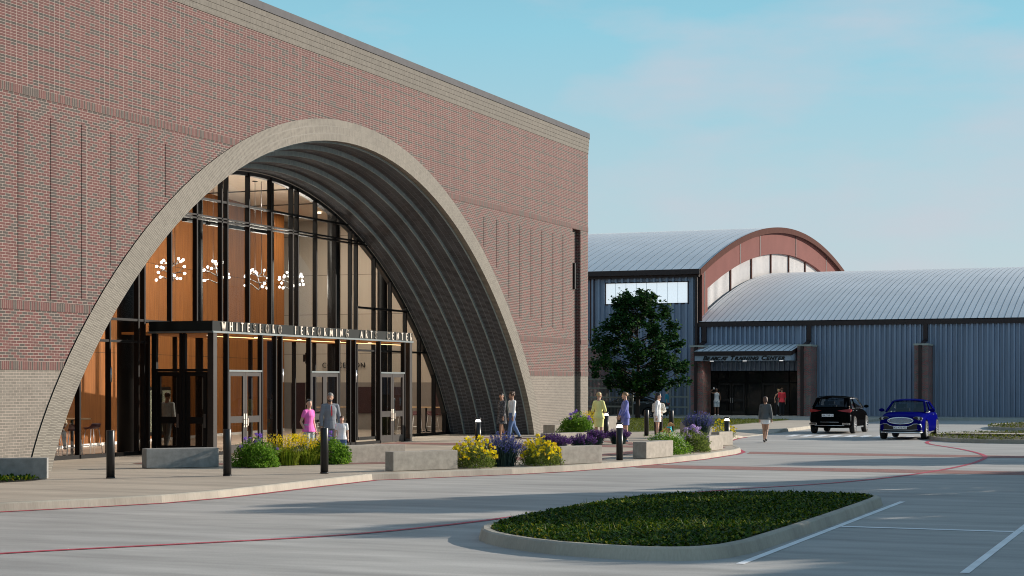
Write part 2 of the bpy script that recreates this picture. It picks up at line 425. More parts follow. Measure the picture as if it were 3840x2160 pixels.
def stripe(name, pts, w, z, m, closed=False):
    a = offs(pts, -w/2, closed); b = offs(pts, w/2, closed); n = len(pts); o = MB()
    for i in range(n if closed else n-1):
        j = (i+1) % n; o.add([(*a[i], z), (*a[j], z), (*b[j], z), (*b[i], z)], [(0, 1, 2, 3)])
    return struct(o.build(name, m))
def smooth2(pts, it=2):
    for _ in range(it):
        q = [pts[0]]
        for a, b in zip(pts, pts[1:]): q += [(a[0]*.75+b[0]*.25, a[1]*.75+b[1]*.25), (a[0]*.25+b[0]*.75, a[1]*.25+b[1]*.75)]
        pts = q+[pts[-1]]
    return pts
stripe('red_kerb_line', offs(CURB[:25], -.10), .13, .008, M_REDP)
RL2 = smooth2([(-16.5, 15.5), (-14.85, 18.73), (-14.0, 19.91), (-13.31, 20.83), (-12.59, 21.79), (-11.88, 22.92), (-11.41, 24.33), (-10.95, 26.5), (-10.6, 30), (-10.2, 33.3), (-9.46, 35.9), (-8.39, 37.79), (-7.6, 39.79), (-6.88, 42.8), (-6.4, 46.39), (-6.19, 50.07), (-6.25, 53.0), (-6.39, 54.76), (-6.77, 56.77), (-7.39, 59.1), (-8.13, 61.35), (-8.9, 63.3), (-9.7, 65.4), (-10.1, 67.4), (-10.2, 69.6)])
stripe('red_lane_line', RL2, .14, .008, M_REDP)
for k, (ya, yb) in enumerate(((44.12, 45.85), (54.15, 55.85))):
    o = MB(); e0 = -14.25 if k == 0 else -13.75
    o.add([(e0, ya, .004), (30, ya, .004), (30, yb, .004), (e0+(-.28 if k == 0 else -.3), yb, .004)], [(0, 1, 2, 3)]); struct(o.build('brick_band', M_BRKP))
    o = MB(); e1 = -15.35 if k == 0 else -14.6
    o.add([(-26.9, ya, .155), (e1, ya, .155), (e1-.25, yb, .155), (-26.9, yb, .155)], [(0, 1, 2, 3)]); struct(o.build('brick_band', M_BRKP))
stripe('brick_band', [(-26.2+11*math.sin(t)*.9, 50.2-11.5*math.cos(t)) for t in [k*math.pi/24 for k in range(25)]], .75, .159, M_BRKP)
for name, q in (('parking_line', [(-5.49, 21.07), (-5.38, 21.07), (-5.38, 33.35), (-5.49, 33.35)]), ('parking_line', [(-5.376, 27.1), (-2.764, 27.1), (-2.764, 27.28), (-5.376, 27.28)]),
                ('parking_line', [(-2.76, 21.05), (-2.65, 21.05), (-2.65, 33.3), (-2.76, 33.3)]), ('parking_line', [(-2.646, 27.1), (0, 27.1), (0, 27.28), (-2.646, 27.28)]),
                ('parking_line', [(-18.1, 101.2), (-16.5, 101.2), (-16.5, 101.35), (-18.1, 101.35)])):
    struct(MB().poly(q, .006).build(name, M_WHTP))
for k in range(10):
    x = -16.75+k*.615
    struct(MB().poly([(x, 72.45), (x+.33, 72.45), (x+.13, 75.15), (x-.2, 75.15)], .006).build('crossing_stripe', M_WHTP))
# lawns and their ground cover
M_GRASS = leafy('olive_lawn_grass', [(0, (.045, .065, .004)), (.45, (.085, .115, .008)), (.8, (.15, .175, .012)), (1, (.22, .21, .02))], .4)
M_COVER = leafy('dark_ground_cover_leaf', [(0, (.010, .032, .002)), (.5, (.022, .065, .004)), (.75, (.06, .115, .006)), (.9, (.16, .185, .010)), (1, (.22, .20, .02))], .25)
def inside(p, poly):
    c = False; n = len(poly)
    for i in range(n):
        a, b = poly[i], poly[(i+1) % n]
        if (a[1] > p[1]) != (b[1] > p[1]) and p[0] < (b[0]-a[0])*(p[1]-a[1])/(b[1]-a[1])+a[0]: c = not c
    return c
def scatter(poly, n, z, size, hgt, tilt, rng, blade=.4):
    xs = [p[0] for p in poly]; ys = [p[1] for p in poly]; o = MB(); k = 0; V = []; Fc = []
    while k < n:
        p = (rng.uniform(min(xs), max(xs)), rng.uniform(min(ys), max(ys)))
        if not inside(p, poly): continue
        k += 1; a = rng.uniform(0, 6.283); s = size*rng.uniform(.6, 1.4); t = rng.uniform(*tilt); zz = z+rng.uniform(0, hgt)
        dx, dy = math.cos(a), math.sin(a); i = len(V); L = s*math.cos(t); H = s*math.sin(t); w = s*blade/2
        if blade < .2:
            V += [(p[0]-dy*w, p[1]+dx*w, zz), (p[0]+dy*w, p[1]-dx*w, zz), (p[0]+dx*L, p[1]+dy*L, zz+H)]; Fc.append((i, i+1, i+2))
        else:
            V += [(p[0], p[1], zz), (p[0]+dx*L*.5-dy*w, p[1]+dy*L*.5+dx*w, zz+H*.6), (p[0]+dx*L, p[1]+dy*L, zz+H), (p[0]+dx*L*.5+dy*w, p[1]+dy*L*.5-dx*w, zz+H*.6)]; Fc.append((i, i+1, i+2, i+3))
    o.v = V; o.f = Fc; o.m = [0]*len(Fc); o.sm = [False]*len(Fc)
    return o
def island(pts, z, nleaf, nblade, label, m=None, size=.062, rng=random.Random(3)):
    inn = offs(pts, .17, True)
    rg = [[(*pts[i], -.02), (*offs(pts, .05, True)[i], z-.02), (*offs(pts, .08, True)[i], z), (*inn[i], z), (*inn[i], -.02)] for i in range(len(pts))]
    rg.append(rg[0])
    struct(MB().rings(rg, smooth=False, cap=False).build('island_kerb', M_KERB))
    struct(MB().poly(inn, z-.03).build('planting_soil', M_SOIL))
    o = scatter(offs(pts, .2, True), nleaf, z-.03, size, .035, (.05, .8), rng, .6)
    if nblade:
        q = scatter(offs(pts, .25, True), nblade, z-.03, size*1.6, .03, (.7, 1.4), rng, .13); k = len(o.v)
        o.v += q.v; o.f += [tuple(a+k for a in f) for f in q.f]; o.m += q.m; o.sm += q.sm
    stuff(o.build('ground_cover', m or M_COVER, fix=False), label, 'ground cover')
ISL = smooth2([(-5.62, 22.6), (-5.55, 26), (-5.55, 31.4), (-5.62, 32.5), (-6.1, 32.95), (-7.4, 33.0), (-8.92, 32.45), (-9.89, 31.2), (-10.16, 29), (-10.27, 26), (-10.19, 24.3), (-9.86, 23.04), (-9.28, 22.2), (-8.25, 21.4), (-7.2, 21.05), (-6.4, 21.02), (-5.8, 21.5), (-5.62, 22.6)], 1)[:-1]
island(ISL, .17, 52000, 3000, 'dark leafy ground cover filling the kerbed traffic island in the foreground')
R1 = smooth2([(20, 67.15), (-6, 67.15), (-8.3, 67.3), (-9.6, 68.6), (-10.4, 71), (-10.75, 73), (-10.5, 75.2), (-9.6, 77.6), (-8, 79.6), (-5, 80), (20, 80), (20, 73.2)], 1)
island(R1, .15, 16000, 1500, 'ground cover on the kerbed island behind the blue sedan', M_GRASS, .09)
struct(MB().poly([(-10.2, 73.2), (20, 73.2), (20, 74.6), (-10.1, 74.6)], .19).build('island_path', M_PAVE))
R2 = smooth2([(15, 84.7), (-8, 84.8), (-9.6, 86.4), (-10.3, 90), (-10.25, 94), (-9.5, 97), (-7, 98.8), (15, 98.8)], 1)
island(R2, .15, 10000, 800, 'ground cover on the far kerbed island by the grey siding', M_GRASS, .10)
LAWN = [(-26.2, 69.0), (-23.85, 69.1), (-22.9, 71.6), (-22.55, 75.5), (-22.5, 84), (-22.4, 98.9), (-52, 98.9), (-52, 76), (-27, 74.2)]
struct(MB().poly(LAWN, .155).build('lawn_soil', plain('lawn_thatch', (.075, .095, .010), .95, 0, .25, 2)))
stuff(scatter(LAWN, 60000, .155, .085, .015, (.3, 1.1), random.Random(5), .3).build('lawn_grass', M_GRASS, fix=False), 'olive green lawn in front of the grey metal building', 'grass')
LFT = [(-27.0, 26.0), (-23.9, 29.4), (-23.52, 30.7), (-23.62, 31.25), (-24.3, 30.95), (-27.0, 29.6)]
struct(MB().poly(LFT, .155).build('planting_soil', M_SOIL))
stuff(scatter(LFT, 2600, .155, .11, .05, (.2, 1.1), random.Random(6), .5).build('ground_cover', M_COVER, fix=False), 'dark ground cover in front of the shaded concrete block at the far left', 'ground cover')
# ---------------------------------------------------------------- arts building
XW, XG, YC = -25.7, -29.3, 50.2
ARTS = tag(empty('arts_building', (-26, 50.2, .15), world=True), 'red brick arts building with a big tan arched entrance', 'building')
def arch(A, B, n=72, z0=.13):
    pts = []
    for i in range(n+1):
        ph = -math.pi/2+math.pi*i/n
        pts.append((YC+A*math.sin(ph), max(z0, B*max(0, math.cos(ph))**1.5)))
    return pts
def arch_z(y, A, B):
    q = 1-((y-YC)/A)**2
    return B*q**.75 if q > 0 else 0
def arclen(p):
    s = [0]
    for a, b in zip(p, p[1:]): s.append(s[-1]+math.hypot(b[0]-a[0], b[1]-a[1]))
    return s
def strip(mbx, p1, x1, p2, x2, v0, v1, mi=0, smooth=True):
    s = arclen(p1); n = len(p1)
    vs = [(x1, *p) for p in p1]+[(x2, *p) for p in p2]; uv = [(t, v0) for t in s]+[(t, v1) for t in s]
    mbx.add(vs, [(i, i+1, n+i+1, n+i) for i in range(n-1)], mi, uv, smooth)
A0, B0 = 16.8, 10.66
TOP = 13.25
wall = MB()
po = arch(A0-.02, B0-.02)
for a, b in zip(po, po[1:]):
    wall.quad((XW, *a), (XW, *b), (XW, b[0], TOP), (XW, a[0], TOP))
yl, yr = po[0][0], po[-1][0]
wall.quad((XW, 8, .1), (XW, yl, .13), (XW, yl, TOP), (XW, 8, TOP))
N0, N1, NZ = 70.78, 71.82, 8.98          # niche near the corner
wall.quad((XW, yr, .13), (XW, N0, .13), (XW, N0, TOP), (XW, yr, TOP))
wall.quad((XW, N0, NZ), (XW, N1, NZ), (XW, N1, TOP), (XW, N0, TOP))
XN = XW-.21
wall.quad((XN, N0, .1), (XN, N1, .1), (XN, N1, NZ), (XN, N0, NZ))
wall.quad((XW, N0, .1), (XN, N0, .1), (XN, N0, NZ), (XW, N0, NZ)); wall.quad((XW, N1, .1), (XN, N1, .1), (XN, N1, NZ), (XW, N1, NZ)); wall.quad((XW, N0, NZ), (XN, N0, NZ), (XN, N1, NZ), (XW, N1, NZ))
def corner(r, cy=72.65, cx=-26.6, n=10):
    return [(cx+r*math.cos(t), cy+r*math.sin(t)) for t in [math.pi/2*k/n for k in range(n+1)]]
def wall_path(e):
    return [(XW+e, 8), (XW+e, N1), *corner(.9+e), (-60, 73.55+e)]
def rim(mbx, e0, e1, z0, z1, path_cut=None, mi=0):
    """band that runs along the wall between z0 and z1, standing e1 proud of it"""
    a = wall_path(e1) if path_cut is None else path_cut(e1); n = len(a)
    b = wall_path(e0) if path_cut is None else path_cut(e0)
    vs = [(*p, z0) for p in b]+[(*p, z0) for p in a]+[(*p, z1) for p in a]+[(*p, z1) for p in b]
    for k in range(3):
        mbx.add(vs[k*n:(k+2)*n], [(i, i+1, n+i+1, n+i) for i in range(n-1)], mi)
cpts = [(XW, N1), *corner(.9), (-60, 73.55)]
for a, b in zip(cpts, cpts[1:]): wall.quad((*a, .1), (*b, .1), (*b, TOP), (*a, TOP))
wall.build('brick_wall', M_WALL, ARTS)
# cornice in four steps, coping
for k in range(4):
    c = MB(); rim(c, -.2, .02+.012*k, 12.48+.165*k+(.006 if k else 0), 12.48+.165*(k+1)); c.build('cornice_course', M_CORN, ARTS)
c = MB(); rim(c, -.6, .085, 13.146, 13.37); c.build('coping', M_COPE, ARTS)
MB().poly([(XW-.3, 8), (XW-.3, 73.0), (-60, 73.0), (-60, 8)], 13.2).build('roof', M_COPE, ARTS)
r_ = MB()
r_.box((-60, 7.6, .1), (XW, 8, TOP)); r_.build('end_wall', M_WALL, ARTS)
def halfband(z0, z1):
    zc = (z0+z1)/2
    q = (1-(zc/B0)**(1/.75))**.5*A0
    for lo in (True, False):
        c = MB()
        if lo: rim(c, -.01, .014, z0, z1, lambda e: [(XW+e, 8), (XW+e, YC-q-.02)])
        else:
            rim(c, -.01, .014, z0, z1, lambda e: [(XW+e, YC+q+.02), (XW+e, N0)] if z1 < NZ else [(XW+e, YC+q+.02), (XW+e, N1), *corner(.9+e), (-60, 73.55+e)])
            if z1 < NZ: rim(c, -.01, .014, z0, z1, lambda e: [(XW+e, N1), *corner(.9+e), (-60, 73.55+e)])
        c.build('soldier_course', M_SOLD, ARTS)
for z0, z1 in ((2.57, 2.765), (3.975, 4.175), (9.0, 9.2)): halfband(z0, z1)
# thin projecting brick ribs left and right of the arch
for y, zb in ((31.83, 4.59), (33.055, 4.585), (34.28, 4.245), (35.5, 4.32), (36.72, 5.22), (37.95, 6.44), (39.18, 7.2), (60.86, 7.48), (62.13, 6.76), (63.35, 5.64), (64.58, 4.87), (65.8, 4.94), (67.03, 4.58), (68.27, 4.59), (69.48, 4.61)):
    MB().box((XW-.02, y, zb), (XW+.011, y+.215, 8.6)).build('brick_rib', M_RIBB, ARTS)
# arch surround: face in three rings with dark joints, and its outer edge
sm = MB(); A3, B3 = 15.95, 9.98
for k in range(3):
    f0, f1 = k/3+.006, (k+1)/3-.006
    strip(sm, arch(A0+(A3-A0)*f0, B0+(B3-B0)*f0), XW+.03, arch(A0+(A3-A0)*f1, B0+(B3-B0)*f1), XW+.03, .213*k, .213*(k+1), 0)
strip(sm, arch(A0, B0), XW-.25, arch(A0, B0), XW+.03, 0, .2, 1)
strip(sm, arch(A0, B0), XW+.022, arch(A3, B3), XW+.022, 0, .2, 1)
strip(sm, arch(A3, B3), XW+.03, arch(A3, B3), XW-.20, 0, .213, 0)
sm.build('arch_surround', [M_SURR, M_BLACK], ARTS)
# stepped vault of five rings
dx = (XG-(XW-.20))/5
for k in range(5):
    a, b = A3-.03-.092*k, B3-.05-.17*k
    x0, x1 = XW-.20+dx*k, XW-.20+dx*(k+1)
    tp = lambda x: arch(a-.010*(x0-x)/(x0-x1), b-.02*(x0-x)/(x0-x1))
    v = MB()
    strip(v, tp(x0), x0, tp(x0-.04), x0-.04, 0, .04, 2)
    strip(v, tp(x0-.04), x0-.04, tp(x0-.26), x0-.26, .13, .35, 1)
    strip(v, tp(x0-.26), x0-.26, tp(x1), x1, .406, .406+.44, 0)
    if k < 4: strip(v, tp(x1), x1, arch(a-.092, b-.17), x1, 0, .11, 2)
    if k == 0: strip(v, arch(A3+.3, B3+.3), x0, arch(a, b), x0, 0, .2, 2)
    v.build('vault_ring', [M_VAULT, M_VSOLD, M_RIBV], ARTS)
AG, BG = A3-.03-.092*4-.010, B3-.05-.17*4-.02
fr = MB(); pg = arch(AG, BG, 72); pgi = arch(AG-.13, BG-.15, 72)
strip(fr, pg, XG+.06, pgi, XG+.06, 0, 1); strip(fr, pgi, XG+.06, pgi, XG-.12, 0, 1); strip(fr, pg, XG-.12, pgi, XG-.12, 0, 1)
FR = fr.build('arch_frame', M_BLACK, ARTS)
e = MB(); strip(e, arch(AG, BG), XG+.075, arch(AG-.03, BG-.03), XG+.075, 0, 1); e.build('edge_trim', M_CHAMP, FR)
# glass of the curtain wall, its mullions and transoms as sub-parts
VY0, VY1, VZ0, VZ1 = 43.62, 57.28, 3.79, 4.085
MUL = [34.9, 36.0, 37.45, 38.85, 40.37, 41.8, 43.23, 43.54, 44.96, 46.39, 47.86, 48.2, 49.55, 50.99, 52.45, 52.83, 54.16, 55.6, 56.84, 57.3, 58.76, 60.16, 61.5, 62.8, 64.2, 65.3]
MUL = [y-.09 for y in MUL]
def gz(y): return arch_z(y, AG-.1, BG-.12)
gl = MB(); ys = sorted(set([YC-AG+.15]+MUL+[YC+AG-.15]))
for a, b in zip(ys, ys[1:]):
    m = (a+b)/2; z0 = VZ0 if VY0-.2 < m < VY1 else .17
    pts = [(a, z0), (b, z0)]
    for t in (1, .75, .5, .25, 0): pts.append((a+(b-a)*t, max(z0+.02, gz(a+(b-a)*t))))
    gl.add([(XG, *p) for p in pts], [tuple(range(len(pts)))])
CW = gl.build('curtain_wall', M_GLASS, ARTS)
for y in MUL:
    z0 = VZ0 if VY0-.1 < y < VY1-.3 else .15
    if gz(y) > z0+.1: MB().box((XG-.06, y-.033, z0), (XG+.10, y+.033, gz(y)+.05)).build('mullion', M_BRONZE, CW)
def tran(z, y0, y1, h=.07, d=.08):
    MB().box((XG-.05, y0, z-h/2), (XG+d, y1, z+h/2)).build('transom', M_BRONZE, CW)
def zy(z): return AG*(1-(z/BG)**(1/.75))**.5-.05
tran(8.04, YC-zy(8.04), YC+zy(8.04)); tran(7.50, YC-zy(7.5), YC+zy(7.5), .05, .1); tran(7.40, YC-zy(7.4), YC+zy(7.4), .05, .1)
tran(4.11, YC-zy(4.11), VY0); tran(3.475, YC-zy(3.475), VY0); tran(5.07, 57.2, YC+zy(5.07)); tran(3.48, 57.2, YC+zy(3.48)); tran(4.09, VY0, VY1+.05, .1, .06)
tran(.2, YC-zy(.2), VY0, .12, .1); tran(.2, VY1, YC+zy(.2), .12, .1)
# lobby
def wx(y): return -34.8-.1835*(y-49.4)
LB = MB(); LB.quad((wx(33), 33, .15), (wx(67.56), 67.56, .15), (wx(67.56), 67.56, 9.8), (wx(33), 33, 9.8)); LB.quad((wx(67.56), 67.56, .15), (-46, 67.6, .15), (-46, 67.6, 9.8), (wx(67.56), 67.56, 9.8))
WD = LB.build('wood_wall', M_WOOD, ARTS)
b = MB(); b.bar((wx(33)+.02, 33, .2), (wx(67.5)+.02, 67.5, .2), .03, .11); b.build('baseboard', M_WHITEB, WD)
def wy(y, o=.02): return (wx(y)+o, y)
for y, zt, w in ((42.2, 2.45, 1.9), (45.3, 2.45, 1.9)):
    d = MB(); d.bar((*wy(y-w/2, .03), zt), (*wy(y+w/2, .03), zt), .03, .09); d.bar((*wy(y-w/2, .03), .2), (*wy(y-w/2, .03), zt), .03, .05); d.bar((*wy(y, .03), .2), (*wy(y, .03), zt), .02, .02); d.build('door_trim', M_STEEL, WD)
    for s in (-.12, .12): MB().bar((*wy(y+s, .06), .95), (*wy(y+s, .06), 1.35), .05, .03).build('door_handle', M_BLACK, WD)
for y in (53.3, 54.35):
    q = MB(); q.bar((*wy(y-.45, .05), 1.25), (*wy(y+.45, .05), 1.25), .05, 1.75); p = q.build('display_case', M_BLACK, WD)
    q = MB(); q.bar((*wy(y-.34, .09), 1.25), (*wy(y+.34, .09), 1.25), .05, 1.5); q.build('display_panel', plain('pale_green_panel', (.42, .46, .36), .6, 0, .05), WD) if 'pale_green_panel' not in bpy.data.materials else q.build('display_panel', bpy.data.materials['pale_green_panel'], WD)
CB = MB(); CB.quad((-46, 70.4, 2.3), (XG-.1, 70.4, 2.3), (XG-.1, 70.4, 9.8), (-46, 70.4, 9.8)); CW2 = CB.build('beige_wall', M_BEIGE, ARTS)
c = MB(); c.box((-46, 70.36, .15), (XG-.1, 70.6, 2.3)); c.build('wainscot', M_TAUPE, CW2)
for x0, x1, z0, z1 in ((-39.3, -38.6, .15, 2.28), (-36.1, -34.6, .9, 2.1), (-34.2, -33.3, .9, 2.1), (-32.05, -30.3, .85, 2.05)):
    MB().box((x0, 70.30, z0), (x1, 70.37, z1)).build('serving_hatch', plain('dark_wine_panel', (.035, .014, .014), .5) if 'dark_wine_panel' not in bpy.data.materials else bpy.data.materials['dark_wine_panel'], CW2)
tm = text_mesh('CONCESSION', .34, .012, sx=.95, spacing=1.12); o = link('wall_lettering', tm, M_BLACK, CW2)
o.matrix_basis = Matrix.Translation((-37.72, 70.33, 2.97)) @ Matrix.Rotation(R(90), 4, 'X')
e = MB(); e.quad((XG-.1, 65.2, .15), (XG-.1, 70.5, .15), (XG-.1, 70.5, 9.8), (XG-.1, 65.2, 9.8)); e.build('side_wall', M_BEIGE, ARTS)
c = MB(); c.poly([(-47, 30), (XG-.14, 30), (XG-.14, 70.5), (-47, 70.5)], 9.72)
CE = c.build('lobby_ceiling', M_CEIL, ARTS)
for y in (48.5, 53.5, 58.5, 63.5):
    MB().box((-40, y, 9.68), (XG-.3, y+.06, 9.715)).build('ceiling_slot', M_BLACK, CE)
c = MB(); c.poly([(-47, 30), (XG-.05, 30), (XG-.05, 70.5), (-47, 70.5)], .162); c.build('lobby_floor', M_FLOOR, ARTS)
c = MB(); c.quad((-47, 33, .1), (XG-.1, 33, .1), (XG-.1, 33, 9.8), (-47, 33, 9.8)); c.build('partition', M_WOOD, ARTS)
for (x, y, r) in ((-30.35, 44.15, .27), (-30.4, 39.6, .2), (-30.4, 57.6, .24), (-30.4, 52.9, .12), (-30.4, 48.3, .12), (-30.5, 61.9, .2)):
    MB().cyl((x, y, .15), r, 9.5, 20).build('column', M_BRONZE, ARTS)
o = MB()
for y in (46.2, 47.6, 49.0, 50.4, 51.8): o.box((-30.6, y, 7.45), (-30.4, y+1.1, 7.68))
o.build('light_track', M_BRONZE, ARTS)
# ceiling downlights of the lobby: part of the building, with the lamps that light it
LAMPS = []
def downlight(x, y, z, power, size=.35, col=(1.0, .93, .80), parent=None):
    l = bpy.data.lights.new('downlight', 'AREA'); l.shape = 'DISK'; l.size = size; l.energy = power; l.color = col
    o = bpy.data.objects.new('downlight', l); COL.objects.link(o); o.location = (x, y, z); par(o, ARTS)
    MB().cyl((x, y, z+.012), size*.5, .01, 16).build('lamp_lens', M_LAMPW, ARTS)
for x, y in ((-31.3, 42), (-31.3, 46.6), (-31.5, 51), (-31.8, 55.5), (-32.2, 60), (-32.4, 65), (-36, 66.8)): downlight(x, y, 9.65, 90 if y < 50 else 170, .25)
# ---------------------------------------------------------------- entrance vestibule
VX = -27.0
VES = tag(empty('entrance_vestibule', (VX, 50.5, .15), world=True), 'dark bronze glazed entrance vestibule with lettered fascia inside the arch', 'vestibule')
f = MB(); f.box((XG+.11, VY0, VZ0), (VX, VY1, VZ1)); FA = f.build('fascia', plain('slate_fascia_panel', (.012, .016, .016), .6, .0, .06, spec=.12), VES)
f = MB(); f.box((XG-.9, VY0+.08, VZ0-.075), (VX-.07, VY1-.08, VZ0-.004)); f.build('wood_soffit', M_WOODS, VES)
f = MB(); f.box((XG+.1, VY0-.012, VZ0-.06), (VX+.012, VY1+.012, VZ0-.002)); f.box((XG+.1, VY0+.09, VZ0-.09), (VX-.1, VY1-.09, VZ0+.01)); f = MB()
for a, b_ in (((VX+.012, VY0-.012), (VX+.012, VY1+.012)), ((XG+.1, VY0-.012), (VX+.012, VY0-.012)), ((XG+.1, VY1+.012), (VX+.012, VY1+.012))):
    f.bar((*a, VZ0-.03), (*b_, VZ0-.03), .05, .055)
f.build('edge_trim', plain('steel_blue_trim', (.19, .22, .225), .35, .5, .05), VES)
def vpost(x, y, w, d, m=M_BRONZE, z1=VZ0-.06): return MB().box((x-d, y-w/2, .15), (x, y+w/2, z1)).build('post', m, VES)
vpost(VX, VY0+.15, .2, .2, M_BRONZE2); vpost(VX, VY1-.13, .2, .2, M_BRONZE2)
DOORS = (45.50, 50.58, 55.65)
for yc in DOORS:
    for s in (-1, 1): vpost(VX, yc+s*1.0, .07, .16)
    MB().box((VX-.12, yc-.965, 2.60), (VX+.012, yc+.965, 2.655)).build('door_head', bpy.data.materials['steel_blue_trim'], VES)
for y in (47.36, 47.72, 52.38, 52.76): vpost(VX, y, .07, .16)
def pane(a, b, z0, z1, name='glass_pane', m=M_GLASS, parent=None):
    return MB().add([(*a, z0), (*b, z0), (*b, z1), (*a, z1)], [(0, 1, 2, 3)]).build(name, m, parent or VES)
PV = [VY0+.25, DOORS[0]-.965, DOORS[0]+.965, 47.36, 47.72, DOORS[1]-.965, DOORS[1]+.965, 52.38, 52.76, DOORS[2]-.965, DOORS[2]+.965, VY1-.23]
for a, b_ in zip(PV, PV[1:]):
    if b_-a < .3: continue
    dr = any(abs((a+b_)/2-y) < .1 for y in DOORS)
    pane((VX-.06, a), (VX-.06, b_), 2.66 if dr else .17, VZ0-.06)
    if not dr: MB().box((VX-.1, a, .15), (VX, b_, .25)).build('sill', M_BRONZE, VES)
def door(y0, y1, hinge, x=None, handle=1, m=M_BRONZE2, axis='y', g=M_GLASS):
    """one glazed leaf with stiles, rails and glass; runs along y (or along x for the side wall)"""
    X = VX-.02 if x is None else x
    def Bx(a, b, z0, z1, d0=-.05, d1=0):
        return ((X+d0, a, z0), (X+d1, b, z1)) if axis == 'y' else ((a, X+d0, z0), (b, X+d1, z1))
    f = MB()
    for a, b in ((y0, y0+.115), (y1-.115, y1)): f.box(*Bx(a, b, .17, 2.59))
    for z0, z1 in ((.17, .42), (1.07, 1.27), (2.47, 2.59)): f.box(*Bx(y0+.115, y1-.115, z0, z1, -.048, -.002))
    d = f.build('door', m, VES)
    pn = MB()
    for z0, z1 in ((.42, 1.07), (1.27, 2.47)):
        lo, hi = Bx(y0+.11, y1-.11, z0, z1, -.03, -.03)
        if axis == 'y': pn.quad((lo[0], lo[1], z0), (lo[0], hi[1], z0), (lo[0], hi[1], z1), (lo[0], lo[1], z1))
        else: pn.quad((lo[0], lo[1], z0), (hi[0], lo[1], z0), (hi[0], lo[1], z1), (lo[0], lo[1], z1))
    pn.build('door_glass', g, d)
    yh = y1-.06 if handle > 0 else y0+.06
    h = MB(); lo, hi = Bx(yh-.035, yh+.035, .93, 1.34, .0, .012); h.box(lo, hi)
    lo, hi = Bx(yh-.012, yh+.012, .98, 1.2, .05, .075); h.box(lo, hi); lo, hi = Bx(yh-.012, yh+.012, 1.0, 1.02, 0, .06); h.box(lo, hi); lo, hi = Bx(yh-.012, yh+.012, 1.16, 1.18, 0, .06); h.box(lo, hi)
    h.build('handle', M_CHAMP, d)
for yc in DOORS:
    door(yc-.955, yc-.006, 0, None, 1); door(yc+.006, yc+.955, 0, None, -1)
# side wall of the vestibule towards the street: door in dark bronze with patterned glass
YS = VY0+.10
for x in (XG+.22, XG+.30, XG+1.18, XG+1.30): MB().box((x-.04, YS-.06, .15), (x+.04, YS+.06, VZ0-.06)).build('post', M_BRONZE, VES)
def sdoor(a, b):
    f = MB()
    for p, q in ((a, a+.11), (b-.11, b)): f.box((p, YS-.03, .17), (q, YS+.03, 2.59))
    for z0, z1 in ((.17, .42), (1.07, 1.27), (2.47, 2.59)): f.box((a+.11, YS-.028, z0), (b-.11, YS+.028, z1))
    d = f.build('door', M_BRONZE, VES)
    pn = MB()
    for z0, z1 in ((.42, 1.07), (1.27, 2.47)): pn.quad((a+.1, YS, z0), (b-.1, YS, z0), (b-.1, YS, z1), (a+.1, YS, z1))
    pn.build('door_glass', M_PATT, d)
    h = MB(); h.box((b-.09, YS-.045, .95), (b-.02, YS-.031, 1.36)); h.build('handle', plain('dark_handle', (.10, .10, .10), .4, .6, .05) if 'dark_handle' not in bpy.data.materials else bpy.data.materials['dark_handle'], d)
sdoor(XG+.36, XG+1.13); sdoor(XG+1.36, XG+2.05)
f = MB(); f.box((XG+.2, YS-.05, 2.6), (VX-.2, YS+.05, 2.68)); f.build('door_head', M_BRONZE, VES)
pane((XG+.3, YS), (VX-.2, YS), 2.68, VZ0-.06); pane((XG+.2, VY1-.1), (VX-.2, VY1-.1), .17, VZ0-.06)
# inner screen of the vestibule, with two black columns of posts
for y in (44.9, 46.4, 47.9, 49.5, 51.0, 52.5, 54.0, 55.5, 57.0): MB().box((XG-.85, y-.04, .15), (XG-.72, y+.04, VZ0-.07)).build('post', M_BRONZE, VES)
for x, y in ((-28.1, 45.2), (-28.1, 48), (-28.1, 50.8), (-28.1, 53.6), (-28.1, 56)):
    MB().cyl((x, y, VZ0-.082), .07, .006, 14).build('downlight', M_LAMPW, VES)
    l = bpy.data.lights.new('downlight_lamp', 'SPOT'); l.energy = 55; l.spot_size = R(100); l.spot_blend = .6; l.shadow_soft_size = .06; l.color = (1, .78, .52)
    o = bpy.data.objects.new('downlight_lamp', l); COL.objects.link(o); o.location = (x, y, VZ0-.1); par(o, VES)
l = MB()   # linear strip that washes the wood soffit behind the fascia edge
l.box((VX-.22, VY0+.35, VZ0-.16), (VX-.19, VY1-.35, VZ0-.145)); l.build('light_strip', emit('warm_strip_light', (1.0, .62, .24), 2.2), VES)
